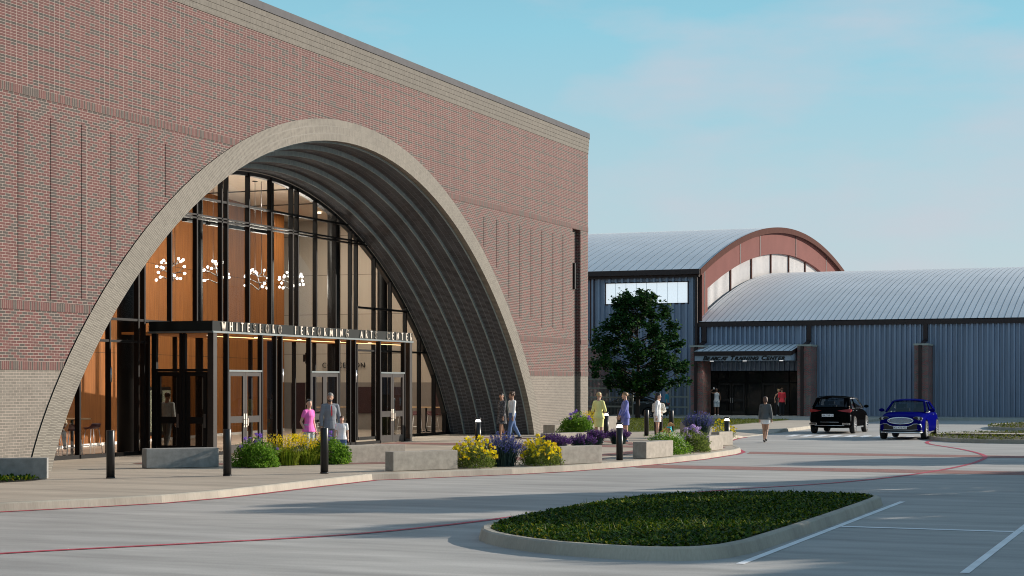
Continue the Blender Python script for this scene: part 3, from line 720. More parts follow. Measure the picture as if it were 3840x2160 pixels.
# raised letters on the fascia, cut from strokes
def arc(cx, cy, rx, ry, a0, a1, n=9): return [(cx+rx*math.cos(R(a0+(a1-a0)*k/n)), cy+ry*math.sin(R(a0+(a1-a0)*k/n))) for k in range(n+1)]
GLY = {'W': [[(0,1),(.2,0),(.4,1),(.6,0),(.8,1)]], 'H': [[(0,0),(0,1)],[(.5,0),(.5,1)],[(0,.52),(.5,.52)]], 'I': [[(0,0),(0,1)]], 'T': [[(0,1),(.46,1)],[(.23,0),(.23,1)]],
 'E': [[(.4,1),(0,1),(0,0),(.4,0)],[(0,.52),(.36,.52)]], 'S': [arc(.22,.75,.2,.25,20,270,9)+arc(.22,.25,.22,.25,90,-160,9)],
 'B': [[(0,0),(0,1)],[(0,1)]+arc(.2,.76,.2,.24,90,-90)+[(0,.52)],[(0,.52)]+arc(.22,.26,.22,.26,90,-90)+[(0,0)]], 'O': [arc(.34,.5,.34,.5,0,360,18)],
 'R': [[(0,0),(0,1)],[(0,1)]+arc(.2,.74,.2,.26,90,-90)+[(0,.48)],[(.16,.48),(.42,0)]], 'P': [[(0,0),(0,1)],[(0,1)]+arc(.2,.74,.2,.26,90,-90)+[(0,.48)]],
 'F': [[(0,0),(0,1),(.4,1)],[(0,.52),(.36,.52)]], 'M': [[(0,0),(.1,1),(.38,.1),(.66,1),(.76,0)]], 'N': [[(0,0),(0,1),(.54,0),(.54,1)]],
 'G': [arc(.36,.5,.36,.5,50,310,14)+[(.66,.1),(.66,.46),(.4,.46)]], 'A': [[(0,0),(.28,1),(.56,0)],[(.1,.34),(.46,.34)]], 'C': [arc(.36,.5,.36,.5,50,310,14)]}
def gw(c): return max(p[0] for s in GLY[c] for p in s)
def letters(word, y0, y1, z0, h, x, parent):
    tot = sum(gw(c)*h for c in word); gap = (y1-y0-tot)/(len(word)-1); y = y0
    for c in word:
        q = MB()
        for k, st in enumerate(GLY[c]):
            for a, b in zip(st, st[1:]):
                A_ = Vector((x+.02+.0006*k, y+a[0]*h, z0+a[1]*h)); B_ = Vector((x+.02+.0006*k, y+b[0]*h, z0+b[1]*h)); d = (B_-A_).normalized()*.012
                q.bar(A_-d, B_+d, .038, .034, up=(1, 0, 0))
        q.build('letter', M_CHAMP, parent); y += gw(c)*h+gap
for w_, a, b in (('WHITESBORO', 44.10, 47.60), ('PERFORMING', 48.50, 52.14), ('ARTS', 53.06, 54.30), ('CENTER', 55.13, 57.14)): letters(w_, a, b, 3.822, .232, VX, FA)
# ---------------------------------------------------------------- training building (two barrel roofed halls)
TB = tag(empty('training_building', (-20, 112, .15), world=True), 'blue grey metal sided hall under two barrel roofs with brick piers', 'building')
YM, YF, XGB = 140.9, 112.0, -31.8
def zt(y): return 14.75-.00565*(y-YM)**2
def zl(y): return 11.2-.00573*(y-YM)**2
def ribbed(name, x0, x1, y, z0, z1, m, per=.22, d=.035, parent=TB, axis='x'):
    o = MB(); pr = []; x = x0
    while x < x1-1e-4:
        for t, q in ((0, 0), (.52, 0), (.60, 1), (.88, 1), (.96, 0)):
            xx = x+t*per
            if xx <= x1: pr.append((xx, y-d*q))
        x += per
    pr.append((x1, y)); n = len(pr)
    P = (lambda p, z: (p[0], p[1], z)) if axis == 'x' else (lambda p, z: (-p[1], p[0], z))
    zf = z1 if callable(z1) else (lambda t: z1)
    zg = z0 if callable(z0) else (lambda t: z0)
    o.add([P(p, zg(p[0])) for p in pr]+[P(p, zf(p[0])) for p in pr], [(i, i+1, n+i+1, n+i) for i in range(n-1)])
    return o.build(name, m, parent, fix=False)
X0, X1 = -80, 46
# tall hall: street wall around its high window, roof, gable
TWX0, TWX1, TWZ0, TWZ1 = -38.28, -32.43, 7.62, 9.085
ribbed('tall_siding', X0, TWX0, YF, .15, 9.75, M_RIBW, .45, .16)
ribbed('tall_siding', TWX1, XGB+.0, YF, .15, 9.75, M_RIBW, .45, .16)
ribbed('tall_siding', TWX0, TWX1, YF, .15, TWZ0, M_RIBW, .45, .16)
ribbed('tall_siding', TWX0, TWX1, YF, TWZ1, 9.75, M_RIBW, .45, .16)
w = MB(); w.quad((TWX0, YF+.06, TWZ0), (TWX1, YF+.06, TWZ0), (TWX1, YF+.06, TWZ1), (TWX0, YF+.06, TWZ1)); WN = w.build('high_window', M_SKYGLOW, TB)
w = MB()
for z in (TWZ0, TWZ1): w.box((TWX0-.06, YF-.05, z-.04), (TWX1+.06, YF+.05, z+.04))
for x in (TWX0, TWX1): w.box((x-.04, YF-.045, TWZ0), (x+.04, YF+.045, TWZ1))
w.build('window_frame', M_BRN, WN)
w = MB()
for k in range(1, 8): x = TWX0+(TWX1-TWX0)*k/8; w.box((x-.010, YF+.02, TWZ0), (x+.010, YF+.055, TWZ1))
w.build('glazing_bar', plain('grey_glazing_bar', (.55, .60, .63), .5), WN)
def barrel(name, zf, y0, y1, x0, x1, step, th=.3, soff=.28):
    o = MB(); n = 40; ys = [y0+(y1-y0)*k/n for k in range(n+1)]
    o.add([(x0, y, zf(y)) for y in ys]+[(x1, y, zf(y)) for y in ys], [(i, i+1, n+1+i+1, n+1+i) for i in range(n)], 0, None, True)
    o.add([(x0, y, zf(y)-th) for y in ys]+[(x1, y, zf(y)-th) for y in ys], [(i, i+1, n+1+i+1, n+1+i) for i in range(n)], 2, None, True)
    for x in (x0, x1): o.add([(x, y, zf(y)) for y in ys]+[(x, y, zf(y)-th) for y in ys], [(i, i+1, n+1+i+1, n+1+i) for i in range(n)], 2)
    x = x1-.12
    m = [y for y in ys if y <= YM+6]
    while x > x0:
        k = len(m)
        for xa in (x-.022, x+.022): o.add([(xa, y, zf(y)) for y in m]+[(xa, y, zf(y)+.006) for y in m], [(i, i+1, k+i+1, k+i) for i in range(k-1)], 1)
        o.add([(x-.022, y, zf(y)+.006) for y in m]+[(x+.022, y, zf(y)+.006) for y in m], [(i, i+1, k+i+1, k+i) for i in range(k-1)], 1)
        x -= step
    return o.build(name, [M_ROOF, M_SEAM, M_BRN2], TB)
barrel('tall_roof', zt, 111.4, 170.4, -72, XGB+.35, .62)
barrel('low_roof', zl, 111.85, 170, XGB, 30, .41, .2)
def box(name, lo, hi, m, parent=TB): return MB().box(lo, hi).build(name, m, parent)
box('gutter', (-72, 111.30, 9.53), (XGB+.34, 111.62, 9.865), M_BRN); box('gutter', (-72, 111.66, 9.36), (XGB+.2, YF-.07, 9.53), M_BRN)
box('gutter', (XGB+.05, 111.75, 6.02), (30, YF-.04, 6.31), M_BRN)
# gable wall of the tall hall facing the sun
g = MB(); n = 48; ys = [YF+.02+(169.8-YF)*k/n for k in range(n+1)]
XB = XGB+.04
lo = [max(.15, zt(y)-2.05) for y in ys]
for i in range(n):
    if ys[i] < 113.6 or ys[i] > 168.4: g.quad((XB, ys[i], .15), (XB, ys[i+1], .15), (XB, ys[i+1], zt(ys[i+1])-.3), (XB, ys[i], zt(ys[i])-.3))
    else:
        g.quad((XB, ys[i], lo[i]), (XB, ys[i+1], lo[i+1]), (XB, ys[i+1], zt(ys[i+1])-.3), (XB, ys[i], zt(ys[i])-.3))
        g.quad((XB, ys[i], lo[i]), (XB, ys[i+1], lo[i+1]), (XB-.3, ys[i+1], lo[i+1]), (XB-.3, ys[i], lo[i]))
GB = g.build('gable_band', M_RBAND, TB)
for y in (113.6, 123.2, 129.2, 141.4, 153.6, 163):
    z1 = zt(y)-.32; z0 = zt(y)-2.05
    if y < 114: z0 = .2
    box('band_joint', (XB+.005, y-.1, z0), (XB+.03, y+.1, z1), M_BRN, GB)
ribbed('gable_siding', 113.5, 168.5, -(XGB-.28), .15, lambda t: zt(t)-1.9, M_RIBW2, .30, .02, TB, 'y')
GP = bpy.data.objects['gable_siding']
for y in (114.6, 121.4, 127.5, 133.7, 139.9, 146.1, 152.2, 158.4): box('gable_post', (XGB-.24, y-.11, .2), (XGB-.16, y+.11, zt(y)-2.0), M_BRN2, GP)
g = MB(); yy = [111.4+59*k/48 for k in range(49)]
pr = [[(XGB+.36, y, zt(y)+.02), (XGB+.40, y, zt(y)+.02), (XGB+.40, y, zt(y)-.42), (XGB+.36, y, zt(y)-.42)] for y in yy]
g.rings(pr, smooth=False); g.build('gable_fascia', M_BRN2, TB)
box('corner_trim', (XGB-.12, YF-.14, .15), (XGB+.14, YF+.05, 9.5), M_BRN); box('corner_trim', (XGB+.145, YF-.05, .15), (XGB+.33, YF+.05, 9.6), M_BRN2)
box('corner_trim', (-39.35, YF-.13, .15), (-39.05, YF-.04, 9.36), M_BRN2)
# low hall: siding, piers, downpipes
SFX0, SFX1, SFZ = -30.97, -25.02, 3.09
ribbed('siding', XGB+.02, SFX0, YF, .15, 6.15, M_RIBW, .32, .20); ribbed('siding', SFX0, SFX1, YF, SFZ, 6.15, M_RIBW, .32, .20); ribbed('siding', SFX1, X1, YF, .15, 6.15, M_RIBW, .32, .20)
def pier(x0, x1, y0=110.0, zt_=4.63):
    p = MB().box((x0, y0, .15), (x1, YF-.005, zt_)).build('pier', M_PIER, TB)
    box('pier_cap', (x0-.05, y0-.05, zt_), (x1+.05, YF-.05, zt_+.12), M_CAPS, p)
for a, b in ((-24.6, -23.74), (-17.2, -16.36), (-9.7, -8.86), (-31.7, -30.87), (-40.4, -37.94)): pier(a, b)
def downpipe(x, y1=109.96):
    o = MB(); o.box((x-.13, YF-.3, 4.95), (x+.13, YF-.05, 6.02)); o.bar((x, YF-.2, 5.0), (x-.05, y1-.09, 4.55), .2, .16); o.box((x-.14, y1-.18, .15), (x+.04, y1, 4.6)); o.build('downpipe', M_BRN, TB)
downpipe(-24.22); downpipe(-16.78); downpipe(-9.1); downpipe(-31.25)
box('tall_downpipe', (XGB-.05, YF-.36, 4.6), (XGB+.1, YF-.15, 9.4), M_BRN)
# entrance canopy with its sign
CX0, CX1, CY = -31.12, -24.72, 108.9
c = MB(); q = [(CY, 4.335), (YF-.06, 4.82), (YF-.06, 4.74), (CY, 4.255)]
c.ext(q, 'x', CX0, CX1, 0)
k = 0; x = CX0+.1
while x < CX1:
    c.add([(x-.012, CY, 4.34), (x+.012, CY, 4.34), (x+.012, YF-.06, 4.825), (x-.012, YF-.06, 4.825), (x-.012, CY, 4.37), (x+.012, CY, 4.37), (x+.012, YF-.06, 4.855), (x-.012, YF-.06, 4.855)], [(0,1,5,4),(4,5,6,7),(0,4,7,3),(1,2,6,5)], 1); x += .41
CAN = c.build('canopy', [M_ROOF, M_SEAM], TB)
c = MB(); c.box((CX0-.02, CY-.06, 4.05), (CX1+.02, CY-.005, 4.33)); c.ext([(CY-.005, 4.05), (CY-.005, 4.33), (YF-.06, 4.81), (YF-.06, 4.53)], 'x', CX1, CX1+.02); c.ext([(CY-.005, 4.05), (CY-.005, 4.33), (YF-.06, 4.81), (YF-.06, 4.53)], 'x', CX0-.02, CX0); c.build('canopy_fascia', M_BRN, CAN)
c = MB(); c.box((CX0+.02, CY+.02, 3.72), (CX1-.03, CY+.1, 4.05)); c.ext([(CY+.1, 3.72), (CY+.1, 4.2), (YF-.1, 4.6), (YF-.1, 3.72)], 'x', CX1-.1, CX1-.03); c.box((CX0+.02, CY+.1, 3.72), (CX1-.1, YF-.1, 3.76)); SP = c.build('sign_panel', M_SIGNP, CAN)
def small_caps(words, x0, x1, h):
    parts = []; x = 0
    for w_ in words:
        for k, chh in enumerate(w_):
            s = h if k == 0 else h*.80
            me = text_mesh(chh, s*1.38, .015, shear=.30, off=.016, sx=1.0); bb = [v.co.x for v in me.vertices]; wd = max(bb)-min(bb)
            hh = max(v.co.y for v in me.vertices)
            for v in me.vertices:
                v.co.x += x-min(bb); v.co.y *= s/hh
            parts.append(me); x += wd-s*.16
        x += h*.62
    sc = (x1-x0)/(x-h*.62); vs = []; fs = []
    for me in parts:
        o_ = len(vs); vs += [(x0+v.co.x*sc, v.co.y, v.co.z) for v in me.vertices]; fs += [tuple(o_+i for i in p.vertices) for p in me.polygons]
    me = bpy.data.meshes.new('sign_lettering'); me.from_pydata(vs, [], fs); return me
o = link('sign_lettering', small_caps(['BEARCAT', 'TRAINING', 'CENTER'], -30.55, -25.2, .27), plain('black_letter', (.006, .006, .007), .5), SP)
o.matrix_basis = Matrix.Translation((0, CY+.0, 3.765)) @ Matrix.Rotation(R(90), 4, 'X')
def hall_lamp(name, kind, x, y, z, e):
    l = bpy.data.lights.new(name, kind); l.energy = e; l.color = (1, .93, .84)
    if kind == 'SPOT': l.spot_size = R(130); l.spot_blend = .7; l.shadow_soft_size = .12
    else: l.size = 1.2
    o = bpy.data.objects.new(name, l); COL.objects.link(o); o.location = (x, y, z); par(o, TB)
for x in (-30.2, -28.0, -25.6): hall_lamp('soffit_light', 'SPOT', x, CY+.9, 3.66, 45)
hall_lamp('hall_light', 'AREA', -29.5, YF+1.3, 3.3, 40); hall_lamp('hall_light', 'AREA', -26.5, YF+3, 3.3, 30)
for x in (-30.2, -28.0, -25.6): MB().cyl((x, CY+.9, 3.70), .13, .018, 14).build('soffit_lamp', M_LAMPC, CAN)
# storefront
YS2 = YF+.12
s = MB()
for z in (SFZ-.04, 2.30, .2): s.box((SFX0, YS2-.05, z-.04), (SFX1, YS2+.05, z+.04))
for x in (SFX0+.04, -30.40, -29.73, -28.47, -27.42, -25.63, SFX1-.04): s.box((x-.035, YS2-.055, .15), (x+.035, YS2+.055, SFZ))
SF = s.build('storefront', M_BRONZE, TB)
MB().quad((SFX0, YS2, .15), (SFX1, YS2, .15), (SFX1, YS2, SFZ), (SFX0, YS2, SFZ)).build('storefront_glass', M_DGLASS, SF)
for xa in (-30.36, -29.46, -27.38, -26.5):
    d = MB()
    for a, b in ((xa, xa+.09), (xa+.78, xa+.87)): d.box((a, YS2-.075, .16), (b, YS2-.03, 2.25))
    for z0, z1 in ((.16, .4), (1.05, 1.25), (2.15, 2.25)): d.box((xa+.09, YS2-.073, z0), (xa+.78, YS2-.032, z1))
    d.build('door', M_BLACK, SF)
for xa in (-29.52, -29.40, -26.54, -26.42): box('handle', (xa-.015, YS2-.12, .95), (xa+.015, YS2-.09, 1.3), M_STEEL, SF)
r = MB(); r.box((SFX0-.3, YS2+.1, .14), (SFX1+.3, YS2+6, 3.4)); r.build('entrance_hall', M_DARKIN, TB, fix=False)
box('inner_partition', (-29.6, YS2+1.5, .2), (-28.5, YS2+1.6, 3.0), plain('hall_beige', (.33, .28, .24), .7), TB)
# raised walk in front of the training building
struct(MB().box((-60, 107.5, -.02), (46, 112.6, .15)).build('pavement', concrete('walk_concrete', (.36, .37, .34), .1)))
# slatted screens beside the tree
def screen(x0, x1, y, z0, z1, rails, label):
    t = tag(empty('slatted_fence', ((x0+x1)/2, y, z0), world=True), label, 'fence', 'dark slatted metal screens')
    o = MB(); x = x0
    while x < x1: o.box((x, y-.012, z0), (x+.035, y+.012, z1-.03)); x += .088
    o.build('slat_screen', plain('dark_olive_metal', (.085, .09, .08), .5, .2, .1) if 'dark_olive_metal' not in bpy.data.materials else bpy.data.materials['dark_olive_metal'], t)
    for z in rails: MB().box((x0, y-.045, z-.05), (x1, y+.045, z+.05)).build('rail', M_RAIL, t)
    for x in (x0, x1): MB().box((x-.04, y-.04, z0), (x+.04, y+.04, z1)).build('post', M_RAIL, t)
M_RAIL = plain('grey_olive_rail', (.27, .28, .25), .5, .2, .1)
screen(-40.2, -32.5, 100.2, .15, 2.55, (2.5, 1.96, 1.4, .85, .28), 'long dark slatted screen fence behind the lawn, left of the tree trunk')
screen(-31.95, -30.75, 106.2, .15, 2.4, (2.35, 1.4, .75, .2), 'short dark slatted screen fence against the left brick pier of the entrance')
# ---------------------------------------------------------------- site furniture
def block(cx0, cy0, cx1, cy1, th, h, label, m=M_PLANT):
    """block whose street face runs from (cx0, cy0) to (cx1, cy1)"""
    a = Vector((cx0, cy0, 0)); b = Vector((cx1, cy1, 0)); d = (b-a); L = d.length; ang = math.atan2(d.y, d.x)
    o = MB().box((0, 0, 0), (L, th, h)).build('concrete_block', m, bevel=.012); o.location = (cx0, cy0, .158); o.rotation_euler = (0, 0, ang)
    tag(o, label, 'planter block', 'concrete planter blocks on the plaza')
block(-26.2, 29.9, -23.65, 31.42, .3, .46, 'long shaded concrete block at the far left against the tan brick wall', M_PLANT_SHADE)
block(-24.29, 36.2, -23.07, 37.57, .45, .48, 'grey concrete block left of the bush with violet globes and yellow spikes', M_PLANT_SHADE)
block(-20.93, 40.46, -20.02, 42.05, .5, .46, 'concrete block right of the man in the grey suit and the boy')
block(-18.07, 37.25, -17.10, 38.86, .35, .46, 'concrete block at the kerb left of the yellow daisies')
block(-15.56, 41.98, -14.87, 43.25, .38, .46, 'concrete block at the kerb right of the yellow daisies')
block(-19.82, 52.82, -19.30, 54.6, .55, .46, 'low concrete block behind the daisies and the deep purple catmint')
block(-23.95, 63.9, -23.5, 65.1, .6, .46, 'shaded concrete block left of the bush at the brick corner')
block(-23.15, 65.75, -22.75, 67.2, .5, .46, 'concrete block behind the lit bollard beside the woman in yellow')
block(-14.57, 46.15, -14.33, 47.95, .42, .46, 'concrete block left of the pale violet flowers')
block(-14.42, 52.15, -14.36, 53.55, .35, .46, 'concrete block right of the pale violet flowers, under the lit bollard')
block(-15.28, 56.5, -15.1, 57.6, .3, .46, 'rightmost small concrete block at the tip of the plaza')
block(-20.45, 70.4, -19.8, 71.6, .4, .46, 'small brown concrete block behind the blue lavender')
block(-23.8, 69.2, -23.4, 70.5, .3, .7, 'brown concrete block at the lawn edge behind the woman in yellow')
def bollard(x, y, h, lit, label):
    t = tag(empty('bollard', (x, y, .155)), label, 'bollard', 'black bollards along the plaza')
    if lit:
        MB().cyl((0, 0, 0), .092, h-.16, 24).build('post', M_BLACK, t)
        MB().tube([(0, 0, h-.16), (0, 0, h-.07)], [.096, .06], 24).build('lamp_lens', M_LAMPC, t)
        MB().cyl((0, 0, h-.075), .097, .05, 24).build('cap', M_BLACK, t)
    else:
        MB().tube([(0, 0, 0), (0, 0, h-.01), (0, 0, h)], [.092, .092, .085], 24).build('post', M_BLACK, t)
        MB().cyl((0, 0, 0), .099, .03, 24).build('base_ring', M_BLACK, t)
bollard(-22.57, 32.24, 1.06, 0, 'plain black bollard nearest the tan brick foot of the arch')
bollard(-20.67, 34.02, 1.06, 0, 'plain black bollard in front of the first pair of doors')
bollard(-19.15, 35.82, 1.06, 0, 'plain black bollard standing in front of the man in the grey suit')
bollard(-21.3, 50.0, 1.05, 1, 'lit black bollard behind the yellow daisies, before the walking couple')
bollard(-21.6, 63.3, 1.02, 1, 'lit black bollard left of the woman in yellow')
bollard(-14.99, 45.06, 1.05, 1, 'lit black bollard in front of the woman in blue')
bollard(-22.6, 67.9, 1.03, 0, 'plain black bollard half hidden behind the woman in blue')
bollard(-20.97, 66.44, 1.03, 0, 'plain black bollard between the woman in blue and the woman in white')
bollard(-19.75, 65.81, 1.03, 0, 'plain black bollard just right of the dog')
bollard(-15.35, 57.75, .98, 1, 'lit black bollard above the rightmost concrete blocks')
# wall lamps
def wall_lamp(x, y, z, r, h, m, label, box_=False):
    t = tag(empty('wall_lamp', (x, y, z)), label, 'wall lamp')
    if box_: MB().box((0, -r, -h/2), (.10, r, h/2)).build('housing', m, t, bevel=.01)
    else: MB().cyl((.10, 0, -h/2), r, h, 16).build('housing', m, t)
    MB().box((-.03, -.03, -.12), (.05, .03, .12)).build('bracket', M_BLACK, t)
wall_lamp(XW-.21, 71.47, 6.95, .07, 1.15, M_BLACK, 'tall narrow black wall lamp in the brick niche at the building corner', True)
wall_lamp(-27.15, 47.78, 2.5, .06, .42, M_STEEL, 'silver cylinder lamp on the vestibule post right of the first doors')
wall_lamp(-27.15, 52.82, 2.5, .06, .42, M_STEEL, 'silver cylinder lamp on the vestibule post right of the middle doors')
wall_lamp(-29.35, 41.75, 2.5, .06, .42, M_STEEL, 'silver cylinder lamp beside the round black column at the left')
wall_lamp(-28.3, 51.5, 3.1, .06, .36, M_BLACK, 'black cylinder lamp inside the vestibule above the middle doors')
# chandeliers
def chandelier(x, y, z, rng, label):
    t = tag(empty('chandelier', (x, y, z)), label, 'chandelier', 'branching globe chandeliers in the lobby')
    MB().cyl((-.12, 0, 9.70-z), .10, .02, 14).build('ceiling_rose', M_BRONZE, t)
    r = MB()
    for q in ((-.12, 0), (.12, .05)): r.tube([(q[0], q[1], .1), (q[0], q[1], 9.7-z)], .011, 6)
    r.build('rod', M_BLACK, t)
    b = MB(); tips = []
    b.tube([(-.12, 0, .12), (0, 0, 0), (.12, .05, .12)], .02, 6); b.tube([(0, 0, 0), (0, .1, -.25), (.05, .1, -.5)], .018, 6)
    for k in range(7):
        a = k*6.283/7+rng.uniform(-.2, .2); z0 = (0, -.25, -.5)[k % 3]
        n1 = Vector((math.cos(a)*.20, math.sin(a)*.40, z0*.8+rng.uniform(0, .12))); b.tube([(0, .05, z0), n1], [.018, .014], 6)
        for s in ((-1, 1) if k % 2 else (-1, 0, 1)):
            a2 = a+s*.55+rng.uniform(-.15, .15); tp = n1+Vector((math.cos(a2)*.16, math.sin(a2)*.34, rng.uniform(-.12, .20))); b.tube([n1, tp], [.013, .011], 6); tips.append(tp)
    b.build('branch', M_BLACK, t)
    for p in tips: o = link('globe', GLOBE, [], t); o.location = p
    l = bpy.data.lights.new('lamp', 'POINT'); l.energy = 170; l.shadow_soft_size = .5; l.color = (1, .93, .80)
    o = bpy.data.objects.new('lamp', l); COL.objects.link(o); o.parent = t; o.location = (0, 0, -.05)
GLOBE = MB().ball((0, 0, 0), .048, 14).mesh('globe'); GLOBE.materials.append(M_GLOBE)
for k, (y, z, lb) in enumerate(((50.0, 6.2, 'leftmost globe chandelier in the lobby'), (52.9, 6.3, 'globe chandelier second from the left, partly behind the thick mullions'), (55.8, 6.2, 'globe chandelier third from the left, hanging lowest'), (58.3, 6.3, 'rightmost globe chandelier, before the beige lobby wall'))):
    chandelier(-32.6, y, z, random.Random(20+k), lb)
# lobby tables and stools
M_WINE = plain('burgundy_seat', (.085, .020, .022), .55, 0, .1)
M_MAPLE = plain('maple_table_top', (.55, .36, .19), .5, 0, .08)
M_LEGW = plain('pale_steel_leg', (.72, .71, .70), .35, .4, .05)
def table(x, y, label, lx=.38, ly=.38):
    t = tag(empty('high_table', (x, y, .165)), label, 'table')
    MB().box((-lx, -ly, 1.04), (lx, ly, 1.08)).build('table_top', M_MAPLE, t, bevel=.008)
    o = MB(); o.cyl((0, 0, .03), .045, 1.0, 16); o.build('pedestal', M_BLACK, t); MB().cyl((0, 0, 0), .28, .03, 24).build('base', M_BLACK, t)
def stool(x, y, rz, label, leg):
    t = tag(empty('bar_stool', (x, y, .165), rz), label, 'bar stool', 'burgundy bar stools in the lobby')
    rg = []
    for (yy, zz) in ((-.2, .74), (-.1, .735), (.05, .75), (.15, .80), (.2, .86)):
        w = .20-abs(yy)*.15; rg.append([(-w, yy, zz), (w, yy, zz), (w*.9, yy, zz+.05), (-w*.9, yy, zz+.05)])
    MB().rings(rg).build('seat', M_WINE, t)
    for sx in (-1, 1):
        for sy in (-1, 1): MB().tube([(sx*.14, sy*.13, .74), (sx*.22, sy*.21, 0)], .011, 6).build('leg', leg, t)
    f = MB()
    for a, b in (((-.2, -.18), (.2, -.18)), ((-.2, .18), (.2, .18)), ((-.2, -.18), (-.2, .18)), ((.2, -.18), (.2, .18))): f.tube([(*a, .25), (*b, .25)], .009, 6)
    f.build('foot_rail', leg, t)
table(-30.55, 41.75, 'small high table with a maple top at the left end of the lobby')
stool(-30.1, 41.25, .6, 'burgundy bar stool in front of the left high table', M_LEGW); stool(-30.75, 43.0, -1.9, 'burgundy bar stool to the right of the left high table', M_LEGW); stool(-30.6, 40.9, .2, 'burgundy bar stool half hidden by the tan brick at the left', M_LEGW)
table(-31.4, 68.0, 'long high table with a maple top at the right end of the lobby', .9, .4); table(-35.2, 66.5, 'high table behind the middle doors of the lobby', .6, .4)
for k, (x, y, lb) in enumerate(((-31.95, 66.9, 'burgundy bar stool at the left end of the right high table'), (-31.3, 66.85, 'middle burgundy bar stool at the right high table'), (-30.6, 66.9, 'burgundy bar stool at the right end of the right high table'), (-35.3, 65.3, 'burgundy bar stool by the table behind the middle doors'), (-34.4, 65.4, 'burgundy bar stool right of the table behind the middle doors'))): stool(x, y, k*.5, lb, M_LEGW)
# ---------------------------------------------------------------- planting
def blob_leaves(o, n, c, rx, ry, h, size, rng, z0=.0, blade=.45, up=.2, mi=0, hollow=.35):
    for _ in range(n):
        while True:
            p = Vector((rng.uniform(-1, 1), rng.uniform(-1, 1), rng.uniform(0, 1)))
            q = p.x**2+p.y**2+p.z**2
            if hollow < q < 1.05: break
        a_ = math.atan2(p.y, p.x); k_ = 1+.16*math.sin(3*a_+rx*40)+.12*math.sin(5*a_+p.z*6+ry*30); P = Vector((c[0]+p.x*rx*k_, c[1]+p.y*ry*k_, c[2]+z0+p.z*h*(1+.22*math.sin(4*a_+h*50)*p.z)))
        leaf(o, P, size*rng.uniform(.6, 1.4), rng, blade, up, mi)
def leaf(o, P, s, rng, blade=.45, up=.2, mi=0):
    d = Vector((rng.gauss(0, 1), rng.gauss(0, 1), rng.gauss(up, .7))).normalized(); q = d.orthogonal().normalized(); q.rotate(Matrix.Rotation(rng.uniform(0, 6.28), 3, d))
    w = q*s*blade/2; i = len(o.v); o.v += [tuple(P), tuple(P+d*s*.5+w), tuple(P+d*s), tuple(P+d*s*.5-w)]; o.f.append((i, i+1, i+2, i+3)); o.m.append(mi); o.sm.append(False)
def blade(o, P, L, lean, ang, w, mi=0, bend=.5):
    d = Vector((math.cos(ang), math.sin(ang), 0)); n = Vector((-d.y, d.x, 0)); p0 = Vector(P); i = len(o.v)
    p1 = p0+Vector((0, 0, L*.55))+d*L*lean*.35; p2 = p0+Vector((0, 0, L*(1-bend*lean*.6)))+d*L*lean
    o.v += [tuple(p0-n*w), tuple(p0+n*w), tuple(p1+n*w*.9), tuple(p1-n*w*.9), tuple(p2)]; o.f += [(i, i+1, i+2, i+3), (i+3, i+2, i+4)]; o.m += [mi, mi]; o.sm += [False, False]
LEAF_B = leafy('bright_shrub_leaf', [(0, (.065, .15, .012)), (.5, (.12, .25, .022)), (.85, (.20, .36, .04)), (1, (.32, .44, .08))], .45)
LEAF_M = leafy('mid_green_leaf', [(0, (.07, .11, .02)), (.6, (.14, .20, .04)), (1, (.26, .31, .07))], .45)
LEAF_G = leafy('yellow_green_blade', [(0, (.10, .17, .012)), (.5, (.20, .28, .022)), (1, (.38, .42, .05))], .45)
LEAF_V = leafy('blue_green_blade', [(0, (.014, .035, .035)), (.6, (.03, .065, .06)), (1, (.06, .10, .085))], .2)
PET_Y = leafy('yellow_petal', [(0, (.80, .58, .01)), (.6, (.90, .74, .02)), (1, (.75, .42, .01))], .4)
PET_P = leafy('violet_petal', [(0, (.20, .085, .55)), (.6, (.32, .16, .72)), (1, (.45, .28, .80))], .3)
PET_L = leafy('pale_lilac_petal', [(0, (.42, .30, .62)), (.6, (.56, .42, .74)), (1, (.72, .60, .84))], .3)
PET_B = leafy('blue_flower_spike', [(0, (.05, .055, .22)), (.6, (.09, .10, .36)), (1, (.16, .17, .48))], .35)
PET_D = leafy('deep_purple_spike', [(0, (.06, .015, .11)), (.6, (.11, .03, .19)), (1, (.20, .10, .34))], .35)
PET_W = leafy('white_flower_petal', [(0, (.55, .62, .40)), (1, (.80, .84, .70))], .3)
STEM = plain('green_stem', (.06, .11, .02), .6, 0, .1)
GP_ = 'flowering plants in the plaza beds'
def plant(name, x, y, label, cat='flowers'): return tag(empty(name, (x, y, .157)), label, cat, GP_)
